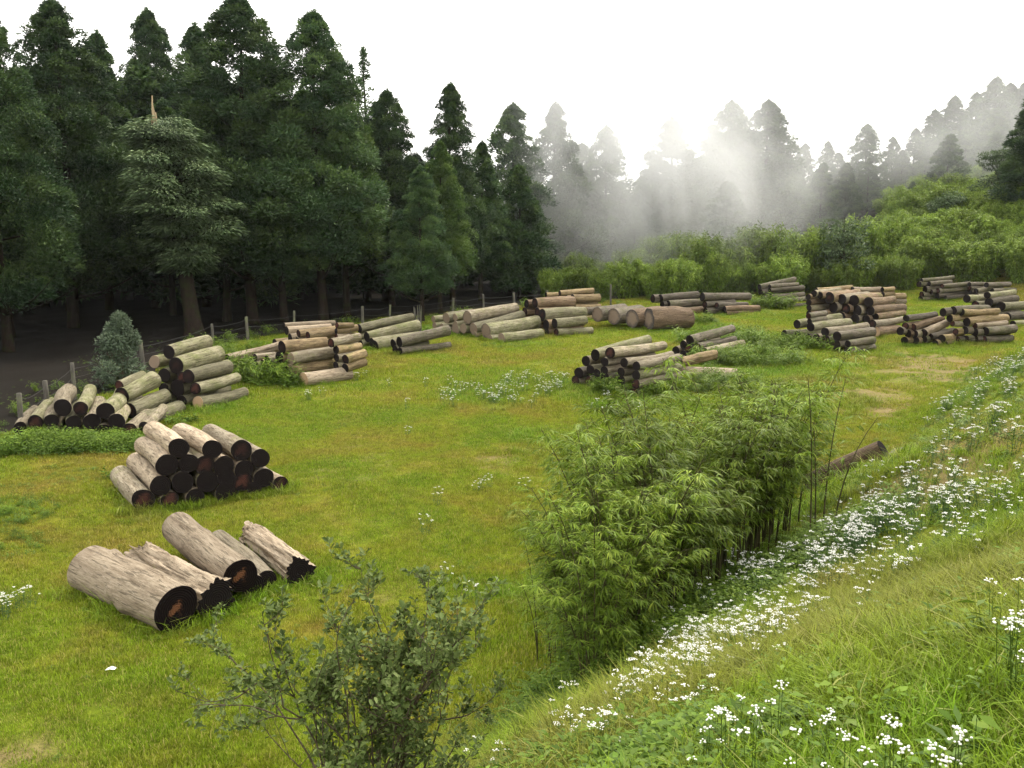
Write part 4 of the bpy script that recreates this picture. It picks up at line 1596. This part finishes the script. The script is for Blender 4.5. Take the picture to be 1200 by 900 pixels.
def leafy(n, rad, h, L, W, rng, droop=0.2):
    b = Bag()
    a = rng.uniform(0, 6.28, n)
    r = rad * np.sqrt(rng.random(n))
    z = h * rng.uniform(0.1, 1, n) * (1 - 0.6 * (r / rad) ** 2)
    C = np.stack([np.cos(a) * r, np.sin(a) * r, z], 1)
    az = rng.uniform(0, 6.28, n)
    Dr = np.stack([np.cos(az), np.sin(az), rng.uniform(-0.2, 0.5, n)], 1)
    Nn = np.array([0, 0, 1]) + rng.normal(size=(n, 3)) * 0.35
    b.leaves(C, Dr, Nn, L * rng.uniform(0.6, 1.3, n), W * rng.uniform(0.7, 1.2, n), np.clip(0.25 + 0.5 * z / h + rng.normal(size=n) * 0.15, 0, 1), bend=droop)
    m = max(3, n // 8)
    for k in range(m):
        b.tube([(C[k, 0] * 0.5, C[k, 1] * 0.5, -0.02), C[k] * np.array([0.9, 0.9, 0.6]), C[k]], [0.003, 0.002, 0.001], 3, 0.2)
    return b


def fern(rng, L=0.45):
    b = Bag()
    for k in range(7):
        a = k * 0.9 + rng.uniform(-.2, .2)
        e = np.array([math.cos(a), math.sin(a), 0])
        s = np.linspace(0, 1, 13)
        LL = L * rng.uniform(0.7, 1.1)
        pts = e * (s * LL * 0.85)[:, None] + np.array([0, 0, 1]) * (LL * (0.75 * s - 0.55 * s ** 2))[:, None]
        b.tube(pts[::4], [0.003, 0.0025, 0.002, 0.001], 3, 0.3)
        side = np.array([-e[1], e[0], 0])
        for sg in (-1, 1):
            C = pts[2:]
            Dr = side * sg + e * 0.5 + np.array([0, 0, -0.1])
            Dr = np.repeat(Dr[None], len(C), 0)
            ll = 0.26 * LL * (1.05 - s[2:])
            b.leaves(C, Dr, np.array([[0, 0, 1.0]] * len(C)), ll, 0.028, np.full(len(C), 0.5 + 0.2 * rng.random()))
    return b


def sprig(rng):
    b = Bag()
    for k in range(7):
        a = rng.uniform(0, 6.28)
        h = rng.uniform(0.35, 0.75)
        ln = rng.uniform(0.15, 0.4)
        s_ = np.linspace(0, 1, 6)
        pts = np.stack([math.cos(a) * ln * s_ ** 2, math.sin(a) * ln * s_ ** 2, h * (s_ - 0.15 * s_ ** 3)], 1)
        b.tube(pts, np.linspace(0.005, 0.002, 6), 3, 0.4)
        n = 26
        q = rng.uniform(0.2, 1, n)
        C = np.stack([np.interp(q, s_, pts[:, i]) for i in range(3)], 1) + rng.normal(size=(n, 3)) * 0.03
        az = rng.uniform(0, 6.28, n)
        Dr = np.stack([np.cos(az), np.sin(az), rng.uniform(-.6, .5, n)], 1)
        b.leaves(C, Dr, np.array([0, 0, 1]) + rng.normal(size=(n, 3)) * 0.3, rng.uniform(0.09, 0.18, n), 0.022, rng.uniform(0.4, 1, n), 0.25)
    return b


def weeds():
    var = [leafy(46, 0.13, 0.16, 0.05, 0.026, rg) for _ in range(3)] + [leafy(26, 0.10, 0.22, 0.10, 0.03, rg) for _ in range(2)] + [fern(rg), fern(rg)] + [leafy(190, 0.26, 0.34, 0.05, 0.024, rg), sprig(rg)]
    P, S, Vv = [], [], []

    def patch(px, py, rx, ry, n, smin, smax, vs):
        c = hit(px, py)
        a = rg.uniform(0, 6.28, n)
        r_ = np.sqrt(rg.random(n))
        P.append(np.stack([c[0] + np.cos(a) * r_ * rx, c[1] + np.sin(a) * r_ * ry], 1))
        S.append(rg.uniform(smin, smax, n))
        Vv.append(rg.choice(vs, n))
    allv = [0, 1, 2, 3, 4, 5, 6]
    lf = [0, 1, 2, 3, 4]
    for px in range(15, 160, 9):
        patch(px, 520 + (px % 7), 0.5, 0.8, 26, 0.8, 1.5, [7, 7, 0, 1])
    patch(15, 600, 0.9, 0.9, 120, 0.4, 0.8, [0, 1, 2, 7])
    patch(-10, 640, 1.0, 1.0, 80, 0.4, 0.8, [0, 1, 2, 7])
    for (px, py) in [(300, 448), (315, 450), (330, 450), (342, 452), (290, 440), (335, 447)]:
        patch(px, py, 0.45, 0.4, 14, 1.2, 2.2, [7, 8, 5, 0])
    patch(60, 560, 1.6, 1.0, 60, 0.4, 0.8, [0, 1, 2])
    patch(850, 402, 2.4, 1.6, 70, 0.9, 1.7, [8, 8, 7])
    patch(880, 425, 2.6, 1.6, 110, 0.8, 1.6, [8, 8, 7])
    patch(938, 408, 2.0, 0.8, 70, 0.7, 1.4, [8, 8, 7])
    patch(820, 455, 2.4, 1.0, 90, 0.7, 1.3, [8, 8, 7])
    patch(735, 464, 1.5, 0.6, 70, 0.7, 1.3, [8, 8, 7])
    patch(905, 363, 1.4, 0.6, 16, 1.2, 2.2, [8])
    patch(825, 378, 0.8, 0.6, 20, 0.7, 1.2, [7, 8])
    patch(500, 392, 0.7, 0.5, 14, 0.7, 1.2, [7, 8])
    patch(585, 406, 1.5, 0.5, 24, 0.5, 0.9, [0, 1, 7])
    patch(265, 415, 1.8, 1.5, 40, 0.7, 1.4, [7, 8, 0])
    patch(215, 495, 0.4, 0.4, 14, 1.2, 1.8, lf)
    patch(150, 560, 0.5, 0.5, 16, 1.0, 1.6, lf)
    # foot of the bank and the bamboo's shade: ferns and broad leaves
    for q in np.linspace(0, 1, 40):
        px = 640 + 380 * q
        py = 835 - 225 * q
        patch(px, py, 0.55, 0.7, 34, 0.6, 1.15, [0, 1, 2, 3, 7, 5])
    for px, py in [(640, 900), (600, 905), (560, 890), (680, 880), (720, 850), (760, 890), (820, 885), (740, 905), (870, 900), (540, 905)]:
        patch(px, py, 0.35, 0.35, 40, 0.5, 0.9, lf)
    # all over the bank
    Q = area_points(22000, -4, 26, 1.5, 42)
    s0 = bank_s(Q[:, 0], Q[:, 1])
    Q = Q[seen(Q[:, 0], Q[:, 1], 0.08) & (s0 > 0) & (s0 < 10)]
    P.append(Q)
    S.append(rg.uniform(0.4, 0.95, len(Q)))
    Vv.append(rg.choice(allv, len(Q), p=[.26, .26, .25, .13, .10, .0, .0]))
    # sprinkled on the meadow
    Q = area_points(9000, -20, 20, 8, 46)
    Q = Q[seen(Q[:, 0], Q[:, 1]) & (value_noise(Q[:, 0], Q[:, 1], 0.8, 2) > 0.1)]
    P.append(Q)
    S.append(rg.uniform(0.2, 0.5, len(Q)))
    Vv.append(rg.choice([0, 1, 2], len(Q)))
    # dark undergrowth just behind the fence
    Q = []
    for p in FENCE:
        a = rg.uniform(-1.6, 1.6, (16, 2)) + p[:2] + np.array([-0.6, 0.6])
        Q.append(a)
    Q = np.concatenate(Q)
    P.append(Q)
    S.append(rg.uniform(0.5, 1.2, len(Q)))
    Vv.append(rg.choice([0, 3, 7, 8], len(Q)))
    P, S, Vv = np.concatenate(P), np.concatenate(S), np.concatenate(Vv)
    scatter('weeds', var, fin(P), rg.uniform(0, 6.28, len(P)), S, Vv, M['cover'], 'low leafy weeds and ferns on the bank and round the piles', 'weeds', 0.15)
    print('weeds', len(P))


weeds()


# ------------------------------------------------------------------ white flowers
def flower_bag(rng, stems=7, H=0.28, spread=0.14, heads=13, leafs=8):
    st, hd = Bag(), Bag()
    for k in range(stems):
        a = rng.uniform(0, 6.28)
        r = spread * math.sqrt(rng.random())
        h = H * rng.uniform(0.6, 1.1)
        p0 = np.array([math.cos(a) * r * 0.5, math.sin(a) * r * 0.5, -0.02])
        p1 = np.array([math.cos(a) * r, math.sin(a) * r, h])
        st.tube([p0, (p0 + p1) / 2 + np.array([0, 0, 0.02]), p1], [0.0022, 0.0018, 0.0012], 3, 0.15)
        n = leafs
        q = rng.uniform(0.1, 0.9, n)
        C = p0 + (p1 - p0) * q[:, None]
        az = rng.uniform(0, 6.28, n)
        st.leaves(C, np.stack([np.cos(az), np.sin(az), np.full(n, 0.6)], 1), np.array([[0, 0, 1.0]] * n) + rng.normal(size=(n, 3)) * 0.2, 0.05, 0.008, rng.uniform(0.0, 0.6, n), 0.2)
        m = rng.integers(heads // 2, heads + 1)
        for j in range(m):
            rr = 0.024 * math.sqrt(rng.random())
            b = rng.uniform(0, 6.28)
            c = p1 + np.array([math.cos(b) * rr, math.sin(b) * rr, 0.012 - 8 * rr * rr + rng.uniform(0, 0.006)])
            s = rng.uniform(0.0036, 0.0060)
            th = np.arange(6) * PI / 3
            low = np.stack([np.cos(th) * s, np.sin(th) * s, np.zeros(6)], 1)
            mid = np.stack([np.cos(th) * s * 0.75, np.sin(th) * s * 0.75, np.full(6, s * 0.6)], 1)
            V = np.concatenate([low, mid, [[0, 0, s * 0.8]], [[0, 0, -s * 0.7]]]) + c
            Fc = []
            for i in range(6):
                i2 = (i + 1) % 6
                Fc.append((i, i2, 6 + i2, 6 + i))
            for i in (0, 2, 4):
                Fc.append((6 + i, 6 + (i + 1) % 6, 6 + (i + 2) % 6, 12))
                Fc.append((i, 13, (i + 2) % 6, (i + 1) % 6))
            hd.add(V, np.array(Fc), rng.uniform(0.5, 1.0))
    return st, hd


FV = []
for s in range(7):
    st, hd = flower_bag(np.random.default_rng(200 + s), **({'stems': 3, 'heads': 11, 'spread': 0.07} if s > 4 else {}))
    FV.append((st, hd))
FVM = [(a.mesh('stems', M['weed']), b.mesh('flower_heads', M['flower'])) for a, b in FV]
rf = random.Random(33)


def inband(px, py):
    # spine of the flower drift in the photograph
    X = [600, 700, 760, 830, 900, 960, 1010, 1060, 1120, 1200]
    Yc = [875, 838, 800, 757, 712, 682, 645, 590, 520, 440]
    W = [14, 20, 34, 44, 46, 38, 42, 55, 70, 70]
    yc = np.interp(px, X, Yc)
    w = np.interp(px, X, W)
    if py > yc:
        w = w * (0.62 if px < 1000 else 1.0)
    return abs(py - yc) / w


def headhit(px, py):
    p = hit(px, py)
    for _ in range(3):
        p = hit(px, py + F * 0.16 / p[1])
    return p


ind, far, manual = [], [], []
for i in range(7500):
    px, py = rf.uniform(600, 1200), rf.uniform(430, 900)
    b = inband(px, py)
    pr = math.exp(-b * b * 0.9)
    if py > 850:
        continue
    if px < 760:
        pr *= 0.13
    elif px < 1010:
        pr *= 0.38 if px > 800 else 0.30
    else:
        pr *= 0.085
    pr *= 0.5 + 0.9 * max(0.0, math.sin(px * 0.11 + py * 0.05) * math.sin(py * 0.13 - px * 0.03)) + (0.3 if rf.random() < 0.3 else 0)
    if rf.random() > pr:
        continue
    p = headhit(px, py)
    (ind if p[1] < 9.5 else far).append(p)
for (px, py) in [(1050, 878), (1030, 872), (960, 850), (965, 838), (940, 885), (995, 885), (1095, 897), (1110, 899), (1125, 897), (855, 868), (830, 860), (820, 870), (845, 855), (880, 872), (1175, 745), (1195, 700), (1188, 760), (1165, 700), (1172, 752), (910, 832), (872, 837), (560, 885), (575, 893), (590, 880), (545, 897), (1040, 890), (1192, 765), (700, 858), (715, 852)]:
    manual.append(headhit(px, py))
rf.shuffle(ind)
ind = ind[:245]
print('flowers', len(ind), len(far))
extra = []
ind = [(p, 0) for p in ind] + [(p, 1) for p in manual]
for p, few in ind:
    k = 5 + rf.randrange(2) if few else rf.randrange(5)
    o = empty('white_flower_plant', p, rf.uniform(0, 6.28))
    s = rf.uniform(0.75, 1.1) if p[1] > 5 else rf.uniform(0.7, 0.9)
    o.scale = (s, s, s)
    link('stems', FVM[k][0], o)
    link('flower_heads', FVM[k][1], o)
    tag(o, 'plant with clusters of small white flower heads in the drift along the bank', 'flower', 'white flowers on the bank')
far += extra
for (px, py, rr, n) in [(560, 465, 1.5, 26), (628, 452, 1.3, 34), (610, 470, 1.3, 16), (1180, 430, 1.2, 30), (1170, 450, 1.5, 30), (1150, 470, 1.5, 20), (470, 470, 4, 12), (10, 720, 0.4, 9), (600, 620, 3, 10), (935, 405, 1, 8), (720, 480, 1, 8), (1120, 600, 2, 30), (1180, 560, 2, 40), (1090, 640, 1.5, 16)]:
    c = hit(px, py)
    for _ in range(n):
        a = rf.uniform(0, 6.28)
        r_ = rr * math.sqrt(rf.random())
        x, y = c[0] + math.cos(a) * r_, c[1] + math.sin(a) * r_ * 1.3
        far.append(np.array([x, y, float(gz(x, y))]))
hb = []
for st, hd in FV[:3]:
    b = Bag()
    for q, sgn in ((st, 0), (hd, 1)):
        for v, f, t in zip(q.V, q.F, q.T):
            pass
    v, f, t = np.concatenate(st.V), np.concatenate(st.F), np.concatenate(st.T)
    b.add(v, f, t * 0.25)
    v, f, t = np.concatenate(hd.V), np.concatenate(hd.F), np.concatenate(hd.T)
    b.add(v, f, np.maximum(t, 0.5))
    hb.append(b)
far = np.array(far)
scatter('white_flowers', hb, far, rg.uniform(0, 6.28, len(far)), rg.uniform(0.9, 1.4, len(far)), rg.integers(0, 3, len(far)), M['flower'], 'sprinkling of small distant white flowers over bank and clearing', 'flowers', 0.1)

# small things on the bank and the meadow
p = hit(1086, 656)
o = empty('wooden_stake', p)
tag(o, 'short brown broken stake standing among the white flowers', 'stake')
b = Bag()
b.tube([(0, 0, -0.05), (0, 0, 0.07), (0.005, 0, 0.12), (0.005, 0, 0.122)], np.array([[0.04], [0.038], [0.034], [0.001]]) * (1 + RNG.normal(size=(4, 7)) * 0.08), 7)
link('stub', b.mesh('stub', M['stem']), o)
p = hit(130, 789)
V = np.array([(-.06, -.03, .055), (0, -.04, .075), (.06, -.02, .06), (-.05, .03, .06), (.01, .03, .085), (.06, .04, .06)])
V2 = V + np.array([0, 0, .002])
me = new_mesh('paper_scrap', np.concatenate([V, V2]), [(0, 1, 4, 3), (1, 2, 5, 4), (9, 10, 7, 6), (10, 11, 8, 7), (0, 3, 9, 6), (2, 8, 11, 5), (0, 6, 7, 1), (1, 7, 8, 2), (3, 4, 10, 9), (4, 5, 11, 10)], M['paper'])
o = link('paper_scrap', me)
o.location = tuple(p)
tag(o, 'small crumpled white scrap lying on the grass in front of the thickest log', 'litter')


# ------------------------------------------------------------------ haze and mist
def box(name, x0, x1, y0, y1, z0, z1):
    V = [(x, y, z) for z in (z0, z1) for y in (y0, y1) for x in (x0, x1)]
    Fc = [(0, 2, 3, 1), (4, 5, 7, 6), (0, 1, 5, 4), (2, 6, 7, 3), (0, 4, 6, 2), (1, 3, 7, 5)]
    return link(name, new_mesh(name, V, Fc))


HAZE = 0.00012
haze = box('haze', -430, 430, -45, 710, -2.5, 48)
t = NT('haze_air')
pv = t.n('ShaderNodeVolumePrincipled', {'Color': (0.86, 0.90, 0.95, 1), 'Density': HAZE, 'Anisotropy': 0.2})
t.t.links.new(pv.outputs[0], t.out.inputs['Volume'])
haze.data.materials.append(t.m)
tag(haze, 'thin pale air over the whole clearing', 'haze', kind='stuff')


def mist(name, c, rad, density, seed, label):
    import bmesh
    bm = bmesh.new()
    bmesh.ops.create_icosphere(bm, subdivisions=3, radius=1.0)
    me = bpy.data.meshes.new(name)
    bm.to_mesh(me)
    bm.free()
    o = link(name, me)
    o.location = c
    o.scale = rad
    t = NT(name + '_vapour')
    oc = t.n('ShaderNodeTexCoord').outputs['Object']
    ln = t.n('ShaderNodeVectorMath', {0: oc}, operation='LENGTH').outputs['Value']
    fall = t.ramp(ln, [(0.15, 1.0), (0.95, 0.0)], 'EASE')
    mp = t.n('ShaderNodeMapping', {'Vector': oc, 'Location': (seed, seed * 2.0, 0), 'Scale': (2.0, 1.3, 1.0), 'Rotation': (0, R(28), 0)}).outputs[0]
    nz = t.ramp(t.noise(mp, 1.9, 3, 0.55, 0.8), [(0.38, 0.04), (0.64, 1.0)])
    d = t.math('MULTIPLY', t.math('MULTIPLY', fall, nz), density)
    v = t.n('ShaderNodeVolumePrincipled', {'Color': (0.93, 0.94, 0.95, 1), 'Density': d, 'Anisotropy': 0.45})
    t.t.links.new(v.outputs[0], t.out.inputs['Volume'])
    t.m.volume_intersection_method = 'FAST' if hasattr(t.m, 'volume_intersection_method') else None
    me.materials.append(t.m)
    tag(o, label, 'mist', kind='stuff')
    return o


mist('mist', (12, 77, 12), (24, 11, 18), 0.165, 3.0, 'drifting mist pouring down between the central conifers')
mist('mist', (44, 96, 20), (30, 10, 15), 0.06, 8.0, 'thinner mist veiling the conifers on the right hillside')

# ------------------------------------------------------------------ light
w = bpy.data.worlds.new('World')
sc.world = w
w.use_nodes = True
nt = w.node_tree
nt.nodes.clear()
out = nt.nodes.new('ShaderNodeOutputWorld')
bg = nt.nodes.new('ShaderNodeBackground')
sky = nt.nodes.new('ShaderNodeTexSky')
sky.sky_type = 'NISHITA'
sky.sun_disc = False
SUN_EL, SUN_AZ = 52.0, 35.0   # azimuth measured from +Y towards +X
sky.sun_elevation = R(SUN_EL)
sky.sun_rotation = R(SUN_AZ)
sky.dust_density = 4
mx = nt.nodes.new('ShaderNodeMix')
mx.data_type = 'RGBA'
mx.inputs[0].default_value = 0.92
mx.inputs[7].default_value = (19.6, 19.2, 18.4, 1)
nt.links.new(sky.outputs[0], mx.inputs[6])
nt.links.new(mx.outputs[2], bg.inputs[0])
bg.inputs[1].default_value = 0.10
nt.links.new(bg.outputs[0], out.inputs[0])

sl = bpy.data.lights.new('sun', 'SUN')
sl.energy = 2.8
sl.angle = R(12)
sl.color = (1.0, 0.92, 0.78)
so = bpy.data.objects.new('sun', sl)
COL.objects.link(so)
dv = Vector((math.sin(R(SUN_AZ)) * math.cos(R(SUN_EL)), math.cos(R(SUN_AZ)) * math.cos(R(SUN_EL)), math.sin(R(SUN_EL))))
so.rotation_euler = dv.to_track_quat('Z', 'Y').to_euler()
so.location = (20, 30, 60)

# ------------------------------------------------------------------ camera
cam = bpy.data.cameras.new('camera')
cam.sensor_width = 36
cam.lens = 36 * F / 1200
cam.clip_start = 0.05
cam.clip_end = 2000
co = bpy.data.objects.new('camera', cam)
COL.objects.link(co)
co.location = tuple(CAM)
co.rotation_euler = (PI / 2 - PITCH, 0, 0)
sc.camera = co

sc.view_settings.view_transform = 'Standard'
sc.view_settings.look = 'None'
sc.view_settings.gamma = 1
sc.view_settings.use_curve_mapping = False
sc.view_settings.exposure = 0.58
cy = sc.cycles
cy.use_denoising = True
cy.max_bounces = 5
cy.diffuse_bounces = 2
cy.glossy_bounces = 1
cy.transmission_bounces = 2
cy.transparent_max_bounces = 4
cy.volume_bounces = 1
cy.volume_step_rate = 2.0
cy.volume_max_steps = 64
cy.sample_clamp_indirect = 4
cy.use_adaptive_sampling = True
cy.adaptive_threshold = 0.03
